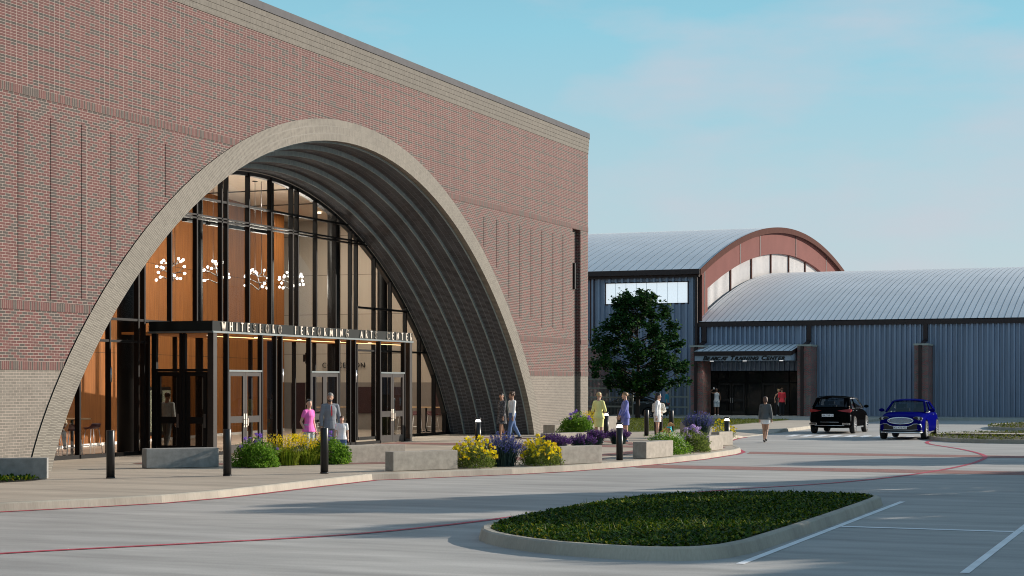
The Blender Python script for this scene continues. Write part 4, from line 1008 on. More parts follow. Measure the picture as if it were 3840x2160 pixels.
def bush(x, y, rx, ry, h, n, label, seed, blooms=0, bm=None, lm=None, bloom_r=.055, size=.065, top=.18, white=0, name='flowering_bush'):
    rng = random.Random(seed); t = plant(name, x, y, label); o = MB()
    blob_leaves(o, n, (0, 0, .02), rx, ry, h, size, rng); blob_leaves(o, n//4, (0, 0, 0), rx*1.02, ry*1.02, h*.3, size, rng)
    if white:
        for _ in range(white):
            a = rng.uniform(0, 6.28); q = rng.uniform(.2, .95); leaf(o, Vector((math.cos(a)*q*rx, math.sin(a)*q*ry, h*math.sqrt(max(0, 1-q*q))+rng.uniform(0, .06))), .035, rng, 1, .2, 1)
    for _ in range(70):
        a = rng.uniform(0, 6.28); q = rng.uniform(.3, 1.0); b0 = Vector((math.cos(a)*q*rx*.7, math.sin(a)*q*ry*.7, h*.55)); b1 = b0+Vector((math.cos(a)*rng.uniform(.05, .3), math.sin(a)*rng.uniform(.05, .3), rng.uniform(.05, .42)*h))
        for j in range(9): leaf(o, b0.lerp(b1, .4+.6*j/8), size*.9, rng, .45, .5, 0)
    o.build('foliage', [lm or LEAF_B, PET_W], t, fix=False)
    for _ in range(blooms):
        a = rng.uniform(0, 6.28); q = rng.uniform(0, .9); bx, by = math.cos(a)*q*rx, math.sin(a)*q*ry; bz = h*math.sqrt(max(.15, 1-q*q))+rng.uniform(.04, top*1.5)
        o = MB(); o.tube([(bx*.8, by*.8, .2), (bx, by, bz)], .006, 5, 1)
        for _ in range(46): leaf(o, Vector((bx, by, bz))+Vector((rng.gauss(0, 1), rng.gauss(0, 1), rng.gauss(0, .8))).normalized()*bloom_r*rng.uniform(.4, .8), bloom_r*.6, rng, .7, .1, 0)
        o.build('flower_head', [bm, STEM], t, fix=False)
def daisies(x, y, rx, ry, h, label, seed, n=190, leaves=4200):
    rng = random.Random(seed); t = plant('daisy_clump', x, y, label); o = MB()
    blob_leaves(o, leaves, (0, 0, 0), rx, ry, h*.9, .06, rng, 0, .3, .5, 0, .05)
    f = MB()
    for k in range(n):
        a = rng.uniform(0, 6.28); q = math.sqrt(rng.uniform(0, 1)); bx, by = math.cos(a)*q*rx*1.05, math.sin(a)*q*ry*1.05; bz = h*(1-.5*q*q)*rng.uniform(.55, 1.25)
        o.tube([(bx*.9, by*.9, .05), (bx, by, bz)], .004, 4)
        d = Vector((rng.gauss(.35, .5), rng.gauss(-.6, .5), rng.uniform(.2, 1))).normalized(); u = d.orthogonal().normalized(); v = d.cross(u); P = Vector((bx, by, bz)); r = rng.uniform(.038, .062)
        i = len(f.v); f.v += [tuple(P+d*.004+u*math.cos(j*6.283/10)*r*(1 if j % 2 else .62)+v*math.sin(j*6.283/10)*r*(1 if j % 2 else .62)) for j in range(10)]; f.f.append(tuple(range(i, i+10))); f.m.append(0); f.sm.append(False)
    o.build('foliage', LEAF_M, t, fix=False); stuff(f.build('flower_heads', PET_Y, t, fix=False))
def spikes(x, y, r, h, label, seed, n=150, pm=PET_B, lm=LEAF_V, ry=None, name='lavender_clump', lean=.55):
    rng = random.Random(seed); t = plant(name, x, y, label); o = MB(); f = MB(); ry = ry or r
    for k in range(n*5):
        a = rng.uniform(0, 6.28); q = rng.uniform(0, .55); L = h*rng.uniform(.45, .95); blade(o, (math.cos(a)*q*r, math.sin(a)*q*ry, 0), L, rng.uniform(.1, lean)*r/h*1.3, a+rng.uniform(-.4, .4), .006)
    for k in range(n):
        a = rng.uniform(0, 6.28); q = math.sqrt(rng.uniform(0, 1)); b = Vector((math.cos(a)*q*r*.4, math.sin(a)*q*ry*.4, 0)); tp = Vector((math.cos(a)*q*r, math.sin(a)*q*ry, h*(1-.35*q*q)*rng.uniform(.8, 1.12)))
        o.tube([b, b.lerp(tp, .5)+Vector((0, 0, h*.08)), tp], .004, 4)
        for j in range(9): leaf(f, tp+(b-tp)*(j*.035)*rng.uniform(.7, 1.3), .045, rng, .6, .6, 0)
    o.build('foliage', lm, t, fix=False); stuff(f.build('flower_spikes', pm, t, fix=False))
def paw(x, y, r, h, label, seed):
    rng = random.Random(seed); t = plant('yellow_paw_plant', x, y, label); o = MB(); f = MB()
    for k in range(620):
        a = rng.uniform(0, 6.28); q = rng.uniform(0, .5); blade(o, (math.cos(a)*q*r, math.sin(a)*q*r, 0), h*rng.uniform(.5, .95), rng.uniform(.1, .95)*r/h*1.15, a+rng.uniform(-.3, .3), .009, 0, 1.0)
    for k in range(46):
        a = rng.uniform(0, 6.28); q = math.sqrt(rng.uniform(0, 1)); tp = Vector((math.cos(a)*q*r*.85, math.sin(a)*q*r*.85, h*rng.uniform(.72, 1.12))); o.tube([(tp.x*.2, tp.y*.2, 0), (tp.x*.6, tp.y*.6, tp.z*.6), tp], .005, 4)
        for j in range(20): leaf(f, tp+Vector((rng.gauss(0, .05), rng.gauss(0, .05), rng.uniform(-.14, .05))), .05, rng, .35, 1.0, 0)
    o.build('foliage', LEAF_G, t, fix=False); stuff(f.build('flower_spikes', PET_Y, t, fix=False))
bush(-22.25, 38.05, .55, .62, .60, 6500, 'rounded green bush with violet globes right of the grey block by the doors', 1, 12, PET_P)
paw(-22.0, 39.1, .62, .70, 'clump of arching green blades with yellow spikes, left half of the pair', 2); paw(-21.7, 39.65, .6, .68, 'clump of arching green blades with yellow spikes, right half of the pair', 3)
bush(-21.35, 40.25, .52, .55, .60, 5600, 'green bush with violet globes in front of the man, boy and bollard', 4, 10, PET_P)
daisies(-17.05, 39.75, .55, .68, .66, 'clump of yellow daisies right of the block at the kerb', 5); daisies(-15.95, 41.5, .5, .62, .66, 'clump of yellow daisies left of the next block at the kerb', 6)
spikes(-16.65, 40.75, .58, .82, 'tall blue lavender between the two clumps of yellow daisies', 7, 170)
spikes(-18.7, 49.8, .6, .52, 'low deep purple catmint behind the daisies', 8, 260, PET_D, LEAF_V); spikes(-18.2, 51.0, .5, .5, 'low deep purple catmint left of the small concrete block', 9, 200, PET_D, LEAF_V)
bush(-22.75, 63.2, .72, .72, .80, 6000, 'rounded green bush with violet globes before the brick corner', 10, 13, PET_P, None, .065, .08); paw(-23.3, 66.6, .5, .85, 'yellow spikes behind the bush at the brick corner', 11)
spikes(-19.6, 56.2, .5, .5, 'dark purple catmint left of the legs of the woman in yellow', 12, 220, PET_D, LEAF_V); spikes(-19.0, 57.0, .45, .52, 'grey purple lavender touching the feet of the woman in yellow', 13, 220, PET_D, LEAF_V)
bush(-15.0, 49.5, .62, .75, .60, 4200, 'bright green bush dotted with white flowers right of a concrete block', 14, 0, None, None, .05, .06, .1, 420); bush(-14.75, 51.4, .52, .72, .62, 3400, 'bush with pale lilac flower heads left of a concrete block', 15, 20, PET_L, LEAF_M, .075, .06, .12)
spikes(-18.4, 65.0, .7, .95, 'tall blue lavender behind the lilac flowers', 16, 240); daisies(-16.9, 63.2, .45, .6, .72, 'yellow daisies beside the lit bollard at the plaza tip', 17, 60, 900)
daisies(-16.2, 60.2, .3, .4, .75, 'sparse yellow daisies behind the lit bollard and the rightmost block', 18, 18, 260)
# ---------------------------------------------------------------- tree
BARK = plain('dark_bark', (.035, .022, .017), .9, 0, .3, 6, stretch=(1, 1, .2), bmp=.01)
LEAF_T = leafy('deep_green_maple_leaf', [(0, (.006, .022, .006)), (.5, (.013, .048, .012)), (.85, (.030, .095, .020)), (1, (.08, .15, .03))], .22, .75)
def lobed(o, P, s, rng):
    d = Vector((rng.gauss(0, 1), rng.gauss(0, 1), rng.gauss(-.25, .5))).normalized(); n = Vector((rng.gauss(0, .6), rng.gauss(0, .6), 1)).normalized(); u = d.cross(n)
    if u.length < .1: u = d.orthogonal()
    u.normalize(); i = len(o.v)
    for a, b in ((0, 0), (.25, .42), (.5, .30), (.62, .5), (.75, .22), (1, 0), (.75, -.22), (.62, -.5), (.5, -.30), (.25, -.42)): o.v.append(tuple(P+d*s*a+u*s*b))
    o.f += [(i, i+1, i+2, i+8, i+9), (i+2, i+3, i+4, i+5, i+6, i+7, i+8)]; o.m += [0, 0]; o.sm += [False, False]
def tree(x, y, z, H, Rr, label, seed, nclump=285, per=72, leaf_s=.18, z0=1.75, group=None):
    rng = random.Random(seed); t = tag(empty('tree', (x, y, z)), label, 'tree', group)
    tr = MB(); tr.tube([(0, 0, -.1), (.02, 0, .3), (0, .03, 1.5), (.05, 0, 3.2), (-.03, .03, 5.0), (.02, 0, H*.88)], [.20, .15, .125, .095, .06, .015], 10); TR = tr.build('trunk', BARK, t)
    cr = MB(); br = MB(); heads = []
    def prof(f): return Rr*(.30+.85*min(1, f/.22)*(1-f)**.75) if f > 0 else .3
    k = 0
    while len(heads) < nclump:
        f = rng.random()**1.05; zc = z0+f*(H-z0-.25); a = k*2.39996+rng.uniform(-.5, .5); r = prof(f)*math.sqrt(rng.uniform(.12, 1.0)); k += 1
        p = Vector((math.cos(a)*r, math.sin(a)*r, zc+rng.uniform(-.2, .25)-.12*r)); heads.append(p)
        if r > .35*prof(f) and len(heads) % 2 == 0:
            b0 = Vector((0, 0, max(1.0, zc-.35*r-.3))); br.tube([b0, b0.lerp(p, .5)+Vector((0, 0, -.06)), p], [.045*(1-f*.5), .028, .008], 6)
    for p in heads:
        s = rng.uniform(.22, .46); m = int(per*rng.uniform(.6, 1.3))
        for _ in range(m):
            q = Vector((rng.gauss(0, 1), rng.gauss(0, 1), rng.gauss(0, .75))); q = q.normalized()*s*rng.uniform(.2, 1.15); lobed(cr, p+q, leaf_s*rng.uniform(.6, 1.25), rng)
    br.build('limbs', BARK, t); cr.build('crown', LEAF_T, t, fix=False)
    return t
TREE = tree(-32.0, 99.6, .155, 7.8, 3.55, 'young leafy shade tree on the lawn before the blue grey hall', 31)
BIG = tree(3.0, 44.8, 0, 7.9, 3.7, 'broad dense car park shade tree beyond the right edge', 32, 330, 60, .25, 1.6, 'trees of the car park beyond the right edge')
def shade_tree(x, y, s, rz, label):
    c = dup(BIG, (x, y, 0), rz); c.scale = (s, s, s); tag(c, label, 'tree', 'trees of the car park beyond the right edge'); c.name = 'tree'
SHADE = [(5.8, 40.2, .95, 2.1), (9.2, 37.3, .9, .4), (12.5, 43, 1.0, 3.3), (8.6, 54.5, 1.0, 5.0), (8.0, 65.4, 1.0, 4.1), (12.6, 49.4, 1.05, 2.7), (14.0, 37.5, 1.0, 1.7), (18.5, 41, 1.1, 3.9), (14.5, 59, 1.1, .9), (19.5, 35.5, 1.0, 4.4)]
for k, (x, y, s, rz) in enumerate(SHADE): shade_tree(x, y, s, rz, 'car park shade tree beyond the right edge of the view')
# ---------------------------------------------------------------- people
def cloth(name, col, rough=.85): return plain(name, col, rough, 0, .09, 5)
SKIN_L = plain('light_skin', (.60, .36, .26), .55, 0, .05, 8); SKIN_D = plain('dark_skin', (.16, .085, .055), .5, 0, .06, 8); SKIN_M = plain('tan_skin', (.42, .235, .155), .55, 0, .05, 8)
EYE = plain('dark_eye', (.02, .015, .012), .3, 0, 0); LIP = plain('lip', (.36, .11, .10), .5, 0, 0); SHOE_B = plain('black_shoe', (.012, .012, .014), .35, 0, .05)
def nrm(v): return Vector(v).normalized()
def mesh_lists(me): return [tuple(v.co) for v in me.vertices], [tuple(p.vertices) for p in me.polygons]
def person(label, x, y, z, face, H=1.72, fem=False, skin=SKIN_L, hair=None, style='short', top=None, legs=None, shoes=None, heel=0, pose=None, lean=0.0, yaw=0, pitch=0, extra=None, seat=None, beard=None, group=None):
    """one figure: body as one skin surface; hair, clothes and shoes are its children.  Local +Y is the way it faces."""
    P = dict(thL=(-.03, 0, -1), thR=(.03, 0, -1), shL=(0, -.03, -1), shR=(0, -.03, -1), uaL=(-.16, -.02, -1), uaR=(.16, -.02, -1), faL=(-.06, .16, -1), faR=(.06, .16, -1)); P.update(pose or {})
    rz = math.atan2(-face[0], face[1])
    t = tag(empty('person', (x, y, z), rz), label, 'person', group)
    hw, sw = (.050, .088) if fem else (.048, .104)
    hz = .515*H
    J = {}
    for s, sg in (('L', -1), ('R', 1)):
        J['hip'+s] = Vector((sg*hw*H, 0, hz)); J['kn'+s] = J['hip'+s]+nrm(P['th'+s])*.245*H; J['an'+s] = J['kn'+s]+nrm(P['sh'+s])*.235*H
    low = min(J['anL'].z, J['anR'].z); dz = (.04*H+heel*.6)-low if seat is None else 0
    for k in J: J[k] = J[k]+Vector((0, 0, dz))
    hc = Vector((0, 0, hz+dz)); Rm = Matrix.Rotation(-lean, 3, 'X')
    def T(v): return hc+Rm @ (Vector(v)*H-Vector((0, 0, hz)))
    for s, sg in (('L', -1), ('R', 1)):
        J['so'+s] = T((sg*sw, -.004, .797)); J['el'+s] = J['so'+s]+nrm(P['ua'+s])*.175*H; J['wr'+s] = J['el'+s]+nrm(P['fa'+s])*.145*H; J['ha'+s] = J['wr'+s]+nrm(P['fa'+s])*.05*H
    TR_ = [(.485, .060, .050, 0), (.53, .094, .066, -.006), (.57, .088, .062, -.004), (.625, .068 if fem else .080, .052, 0), (.68, .074 if fem else .086, .056, .002), (.735, .082 if fem else .092, .066 if fem else .062, .006), (.775, .080 if fem else .094, .056, .0), (.803, .066 if fem else .076, .046, -.003), (.825, .044, .037, -.004), (.85, .033, .033, -.002)] if True else 0
    def ring(zf, a, b, yo, o=0.0, n=14):
        return [T((0, 0, zf))+Rm @ Vector(((a*H+o)*math.cos(2*math.pi*k/n), yo*H+(b*H+o)*math.sin(2*math.pi*k/n), 0)) for k in range(n)]
    def torso(mb, z0, z1, o):
        rr = [r for r in TR_ if z0 <= r[0] <= z1]
        mb.rings([ring(*r, o) for r in rr])
    def leg(mb, s, frac, o, n=10, flare=0):
        a, b, c = J['hip'+s], J['kn'+s], J['an'+s]
        pts = [a+Vector((0, 0, .01*H)), a.lerp(b, .3), a.lerp(b, .65), b]; rad = [.052, .048, .040, .032]
        if frac < 1: k = frac; pts = [pts[0], a.lerp(b, k*.5), a.lerp(b, k)]; rad = [.053, .05-.01*k, .05-.015*k]
        elif frac > 1:
            f = min(1, frac-1)*1.0
            for q, r in ((.25, .033), (.6, .026), (1.0, .019)):
                if q < f+.01: pts.append(b.lerp(c, q)); rad.append(r)
        mb.tube(pts, [r*H+o+flare*(i/len(rad)) for i, r in enumerate(rad)], n)
    def arm(mb, s, frac, o, n=8):
        a, b, c = J['so'+s], J['el'+s], J['wr'+s]
        rs = .028 if fem else .032; sg_ = -1 if s == 'L' else 1
        mb.ball(tuple(a), rs*H+o, 10); mb.tube([T((sg_*.03, -.004, .806)), T((sg_*sw*.75, -.004, .800)), a], [.036*H+o*.6, rs*1.02*H+o*.8, rs*.9*H+o], 10)
        pts = [a, a.lerp(b, min(1, frac)*.5), a.lerp(b, min(1, frac))]; rad = [rs*.97, .0265, .025-.003*min(1, frac)]
        if frac > 1:
            f = frac-1
            pts += [b.lerp(c, .35*f), b.lerp(c, f)]; rad += [.022, .0155]
        mb.tube(pts, [r*H+o for r in rad], n)
    # body
    B = MB(); torso(B, 0, 1, 0)
    B.tube([T((0, -.004, .835)), T((0, .004, .90))], [.034*H, .031*H], 10)
    HM = Rm @ Matrix.Rotation(R(yaw), 3, 'Z') @ Matrix.Rotation(R(pitch), 3, 'X'); h0 = T((0, .010, .868))
    def hd(v): return h0+HM @ (Vector(v)*H)
    B.rings([[hd((a*math.cos(2*math.pi*k/14), yo+b*math.sin(2*math.pi*k/14), zz)) for k in range(14)] for zz, a, b, yo in ((0, .014, .020, .028), (.014, .028, .036, .018), (.035, .037, .048, .008), (.062, .043, .056, .002), (.09, .044, .058, -.002), (.112, .037, .048, -.004), (.126, .022, .03, -.004), (.132, .006, .008, -.004))])
    B.tube([hd((0, .056, .068)), hd((0, .066, .046)), hd((0, .054, .042))], [.006*H, .010*H, .007*H], 6)
    for sx in (-1, 1): B.ball(hd((sx*.045, -.004, .056)), .013*H, 6, 0, (.5, .8, 1.2))
    for s in 'LR':
        leg(B, s, 2, 0); arm(B, s, 2, 0)
        B.tube([J['wr'+s], J['wr'+s].lerp(J['ha'+s], .5), J['ha'+s]], [.015*H, .021*H, .018*H], 8, sq=.6)
        if shoes is None or True:
            f0 = J['an'+s]; B.tube([f0+Vector((0, -.022*H, -.018*H)), f0+Vector((0, .03*H, -.022*H)), f0+Vector((0, .085*H, -.034*H-heel*.4))], [.022*H, .022*H, .014*H], 8)
    me = remesh(B, .0095); v, f = mesh_lists(me); bpy.data.meshes.remove(me)
    o = MB(); o.v = v; o.f = f; o.m = [0]*len(f); o.sm = [True]*len(f)
    for s, sg in (('L', -1), ('R', 1)):
        d = nrm(J['ha'+s]-J['wr'+s]); sd = Vector((0, 1, 0)) if abs(d.y) < .8 else Vector((1, 0, 0)); sd = (sd-d*sd.dot(d)).normalized(); pn = d.cross(sd)*sg
        for k in range(4):
            b = J['ha'+s]+sd*(k-1.5)*.011*H-d*.004*H; L = (.036, .042, .040, .032)[k]*H
            o.tube([b, b+d*L*.5+pn*.004*H, b+d*L*.85+pn*.014*H], [.0054*H, .0050*H, .0038*H], 6)
        b = J['wr'+s].lerp(J['ha'+s], .35)+sd*.016*H; o.tube([b, b+(d+sd*.8).normalized()*.022*H, b+(d*1.3+sd*.6).normalized()*.040*H], [.0065*H, .006*H, .0045*H], 6)
    for sx in (-1, 1): o.ball(hd((sx*.0180, .0530, .065)), .0048*H, 6, 1, (1.3, .6, .75))
    o.ball(hd((0, .0555, .026)), .011*H, 8, 2, (1.1, .4, .4))
    o.build('body', [skin, EYE, LIP], t)
    # hair
    if hair:
        h = MB(); h.rings([[hd((a*math.cos(2*math.pi*k/14), yo+b*math.sin(2*math.pi*k/14), zz)) for k in range(14)] for zz, a, b, yo in ((.058, .040, .034, -.026), (.078, .049, .052, -.012), (.096, .050, .060, -.006), (.116, .044, .054, -.006), (.132, .03, .038, -.006), (.140, .010, .014, -.006))])
        if style in ('long', 'bob'):
            e = -.10 if style == 'long' else .0
            h.rings([[hd((a*math.cos(2*math.pi*k/12), yo+b*math.sin(2*math.pi*k/12), zz)) for k in range(12)] for zz, a, b, yo in ((e, .034, .02, -.045), (e*.5+.01, .046, .028, -.042), (.03, .051, .036, -.034), (.06, .052, .044, -.024), (.10, .048, .05, -.012))])
        if style == 'bun': h.ball(hd((0, -.066, .085)), .026*H, 10)
        if style == 'curly':
            for k in range(40):
                a = k*2.4; zz = .06+.085*((k*7) % 40)/40; h.ball(hd((.046*math.cos(a)*(1 if zz < .11 else .6), -.01+.052*math.sin(a) if math.sin(a) < .5 else -.01+.03, zz)), .016*H, 6)
        m2 = remesh(h, .009, 2); link('hair', m2, hair, t)
    if beard:
        h = MB(); h.rings([[hd((a*math.cos(2*math.pi*k/12), yo+b*math.sin(2*math.pi*k/12), zz)) for k in range(12)] for zz, a, b, yo in ((-.005, .014, .018, .030), (.008, .029, .036, .021), (.022, .036, .044, .014), (.034, .040, .03, .008))]); link('beard', remesh(h, .008, 2), beard, t)
    if top:
        m = MB(); torso(m, top.get('hem', .50), .828, top.get('o', .012))
        for s in 'LR':
            if top.get('sleeve', 0) > 0: arm(m, s, top['sleeve'], top.get('o', .012)*.9)
        if top.get('hem2'):
            hm = top['hem2']; m.rings([ring(.57, .088, .064, -.004, top['o']), ring(.52, .103, .078, -.004, top['o']), ring(hm, .108, .086, 0, top['o']+.010)])
        link(top.get('n', 'shirt'), remesh(m, .0095, 3), top['m'], t)
    if legs:
        m = MB()
        if legs.get('skirt'):
            hm = legs['skirt']; mid = (J['knL']+J['knR'])/2; tt = (hz/H-hm)/.245; c = hc.lerp(mid, min(1.0, tt)) if seat is None else mid; sp = abs((J['knL']-J['knR']).y)*.5*min(1, tt)
            fl = legs.get('flare', 0)
            def sk(cz, a, b): return [cz+Vector((a*math.cos(2*math.pi*k/16), b*math.sin(2*math.pi*k/16), 0)) for k in range(16)]
            m.rings([ring(.62, .072, .056, 0, .012, 16), ring(.57, .090, .066, -.004, .012, 16), ring(.52, .104, .076, -.005, .012, 16), sk(hc.lerp(c, .5), .110*H+fl*.4, .080*H+sp*.5), sk(Vector((c.x, c.y, c.z)), .104*H+fl, .070*H+sp+.02)])
            link('skirt', remesh(m, .0095, 3), legs['m'], t)
        else:
            m.rings([ring(.60, .082, .056, 0, .012), ring(.57, .089, .064, -.004, .013), ring(.53, .096, .069, -.006, .013), ring(.485, .064, .054, 0, .012)])
            for s in 'LR': leg(m, s, legs.get('len', 2), legs.get('o', .014), 10, legs.get('flare', 0))
            link(legs.get('n', 'trousers'), remesh(m, .0095, 3), legs['m'], t)
    if shoes:
        for s in 'LR':
            a = J['an'+s]; m = MB(); tz = -.030*H-heel*.55
            m.tube([a+Vector((0, -.030*H, -.022*H)), a+Vector((0, .005*H, -.020*H)), a+Vector((0, .045*H, -.026*H-heel*.3)), a+Vector((0, .095*H, tz))], [.022*H, .026*H, .026*H, .016*H], 10, sq=.85)
            if heel: m.tube([a+Vector((0, -.034*H, -.02*H)), a+Vector((0, -.036*H, -.04*H-heel*.6))], [.014, .006], 6)
            else: m.box((a.x-.024*H, a.y-.046*H, a.z-.040*H), (a.x+.024*H, a.y+.10*H, a.z-.026*H))
            link('shoe', remesh(m, .008, 2), shoes, t)
    if extra: extra(t, T, hd, J, H, ring)
    return t
ZP = .157
W_PINK = cloth('bright_pink_cloth', (.86, .16, .52)); W_GREY = cloth('grey_suit_cloth', (.20, .22, .25)); W_WHITE = cloth('white_cloth', (.80, .80, .80)); W_JEAN = cloth('blue_denim', (.10, .17, .34)); W_LGREY = cloth('pale_grey_cloth', (.42, .47, .48))
W_YEL = cloth('pale_yellow_cloth', (.92, .86, .34)); W_BLUE = cloth('periwinkle_cloth', (.17, .19, .50)); W_RED = cloth('red_cloth', (.72, .045, .06)); W_BLK = cloth('black_cloth', (.016, .016, .019)); W_CHAR = cloth('charcoal_cloth', (.085, .095, .10)); W_TEAL = cloth('teal_cloth', (.04, .30, .40)); W_TAN = cloth('beige_blazer', (.42, .36, .28)); W_TANK = cloth('grey_sport_cloth', (.50, .54, .57))
H_BLK = plain('black_hair', (.012, .010, .010), .45, 0, .1, 30); H_GRY = plain('grey_hair', (.20, .19, .18), .6, 0, .2, 30); H_BRN = plain('brown_hair', (.085, .042, .024), .5, 0, .15, 30); H_BLD = plain('blonde_hair', (.52, .38, .20), .5, 0, .12, 30); H_SAND = plain('sandy_hair', (.27, .17, .085), .5, 0, .12, 30)
def patterned():
    m, n, l, b = new_mat('black_and_white_print'); v = n.new('ShaderNodeTexVoronoi'); v.inputs['Scale'].default_value = 34; l.new(n.new('ShaderNodeTexCoord').outputs['Object'], v.inputs['Vector'])
    l.new(ramp(n, l, v.outputs['Distance'], [(.22, (.50, .50, .52)), (.36, (.022, .022, .030))]), b.inputs['Base Color']); b.inputs['Roughness'].default_value = .8
    return m
CR = (.9275, .3738)      # towards the right of the view
def dirv(r, tw):         # r: to the right of the view, tw: towards the viewer
    return (CR[0]*r+CR[1]*tw, CR[1]*r-CR[0]*tw)
def suit(t, T, hd, J, H, ring):
    m = MB(); q = [T((-.016, .064, .815)), T((.016, .064, .815)), T((.006, .086, .66)), T((-.006, .086, .66))]; m.add(q+[p+Vector((0, .012, 0)) for p in q], [(0, 3, 2, 1), (4, 5, 6, 7), (0, 1, 5, 4), (1, 2, 6, 5), (2, 3, 7, 6), (3, 0, 4, 7)], 0); m.build('shirt_front', W_WHITE, t)
    m = MB(); q = [T((-.007, .080, .81)), T((.007, .080, .81)), T((.010, .099, .67)), T((0, .10, .645)), T((-.010, .099, .67))]; m.add(q+[p+Vector((0, .008, 0)) for p in q], [(4, 3, 2, 1, 0), (5, 6, 7, 8, 9)]+[(i, (i+1) % 5, 5+(i+1) % 5, 5+i) for i in range(5)], 0); m.build('tie', W_RED, t)
person('woman in a bright pink top and pale grey trousers looking upwards', -22.5, 41.2, ZP, dirv(.8, .6), 1.66, True, SKIN_L, H_BLK, 'short', dict(m=W_PINK, sleeve=.55, hem=.48, o=.016, hem2=.475), dict(m=W_LGREY, o=.02), SHOE_B, pose=dict(uaL=(-.3, -.12, -1), faL=(-.05, .3, -1), uaR=(.3, -.25, -1), faR=(-.35, .35, -1)), yaw=-25, pitch=10)
person('bearded man in a grey suit with a red tie', -22.6, 42.6, ZP, dirv(.35, .9), 1.82, False, SKIN_M, H_GRY, 'short', dict(m=W_GREY, sleeve=1.95, hem=.46, o=.022, n='jacket', hem2=.455), dict(m=W_GREY, o=.02), SHOE_B, pose=dict(uaL=(-.26, -.05, -1), faL=(-.04, .3, -1), uaR=(.24, .1, -1), faR=(.02, .28, -1)), yaw=-22, extra=suit, beard=plain('dark_grey_beard', (.07, .055, .05), .7, 0, .2, 30))
person('small boy in a white t-shirt and blue jeans before the suited man', -22.0, 42.15, ZP, dirv(.15, .95), 1.20, False, SKIN_L, H_BRN, 'short', dict(m=W_WHITE, sleeve=.7, hem=.47, o=.016, hem2=.465), dict(m=W_JEAN, o=.02), W_WHITE, pose=dict(uaR=(.25, .1, -1), faR=(.1, .3, -1)))
GPC = 'strolling couple'
person('walking woman with long black hair in a dark printed dress and heels', -24.25, 59.15, ZP, dirv(-.75, .5), 1.70, True, SKIN_M, H_BLK, 'long', dict(m=patterned(), sleeve=1.9, hem=.50, o=.018, n='dress_top'), dict(m=bpy.data.materials['black_and_white_print'], skirt=.33, flare=.03), plain('tan_shoe', (.45, .28, .14), .4), .07, dict(thL=(-.02, .24, -1), shL=(0, .02, -1), thR=(.02, -.18, -1), shR=(0, -.42, -1), uaL=(-.14, .12, -1), uaR=(.14, -.15, -1)), yaw=55)
person('man in a white shirt and blue jeans walking behind the woman in the printed dress', -24.02, 59.6, ZP, dirv(-.8, .35), 1.78, False, SKIN_M, H_BRN, 'curly', dict(m=W_WHITE, sleeve=1.9, hem=.56, o=.02), dict(m=W_JEAN, o=.02), SHOE_B, pose=dict(thL=(-.02, .3, -1), shL=(0, .1, -1), thR=(.02, -.32, -1), shR=(0, -.6, -1), uaR=(.16, -.1, -1), uaL=(-.16, .14, -1)))
person('blonde woman in a pale yellow jacket and skirt with her back to us', -19.95, 57.66, ZP, dirv(.45, -.85), 1.74, True, SKIN_L, H_BLD, 'short', dict(m=W_YEL, sleeve=1.05, hem=.50, o=.024, hem2=.47, n='jacket'), dict(m=W_YEL, skirt=.30, flare=-.02), plain('grey_shoe', (.16, .18, .21), .4), .05, dict(uaL=(-.3, .05, -1), faL=(.5, .9, -.25), uaR=(.34, .02, -1), faR=(-.5, .9, -.2)), yaw=-12)
person('woman in a periwinkle blue sweater and skirt with her hands clasped', -19.26, 58.53, ZP, dirv(-.95, .2), 1.74, True, SKIN_L, H_SAND, 'bun', dict(m=W_BLUE, sleeve=1.9, hem=.50, o=.022, n='sweater', hem2=.475), dict(m=W_BLUE, skirt=.33, flare=.0), plain('blue_shoe', (.03, .16, .36), .4), .05, dict(uaL=(-.1, .3, -1), faL=(.35, .55, -.9), uaR=(.1, .3, -1), faR=(-.35, .55, -.9), thR=(.03, .08, -1)))
person('long haired woman in a white jacket and short white skirt beside the dog', -18.97, 61.45, ZP, dirv(.95, .15), 1.70, True, SKIN_L, H_BLK, 'long', dict(m=W_WHITE, sleeve=1.9, hem=.50, o=.018, n='jacket'), dict(m=W_WHITE, skirt=.37, flare=.03), plain('slate_shoe', (.06, .07, .08), .4), .06, dict(uaR=(.2, -.12, -1), faR=(.0, .05, -1), uaL=(-.1, .2, -1)), pitch=-6)
person('person in black trousers and cream shirt hugging the woman in white', -19.06, 61.86, ZP, dirv(.1, .95), 1.62, False, SKIN_L, H_BRN, 'short', dict(m=cloth('cream_cloth', (.66, .62, .54)), sleeve=1.9, hem=.52, o=.016), dict(m=W_BLK, o=.016), SHOE_B, pose=dict(uaL=(-.2, .5, -.8), faL=(.6, .6, -.2), uaR=(.2, .5, -.8), faR=(-.5, .7, .1)))
person('woman in a charcoal jacket and white skirt crossing the road', -15.71, 64.76, .0, dirv(.25, -.9), 1.70, True, SKIN_M, plain('auburn_hair', (.10, .048, .032), .5, 0, .15, 30), 'bob', dict(m=W_CHAR, sleeve=1.9, hem=.51, o=.026, n='jacket', hem2=.49), dict(m=W_WHITE, skirt=.385, flare=.0), SHOE_B, .07, dict(thL=(.05, .12, -1), shL=(.03, .02, -1), thR=(-.07, .10, -1), shR=(-.05, -.6, -1), uaR=(.22, .05, -1), uaL=(-.2, .1, -1)))
def cup(t, T, hd, J, H, ring):
    MB().cyl(tuple(J['haR']+Vector((0, .03, -.05))), .035, .13, 10, 0, .04).build('cup', W_WHITE, t)
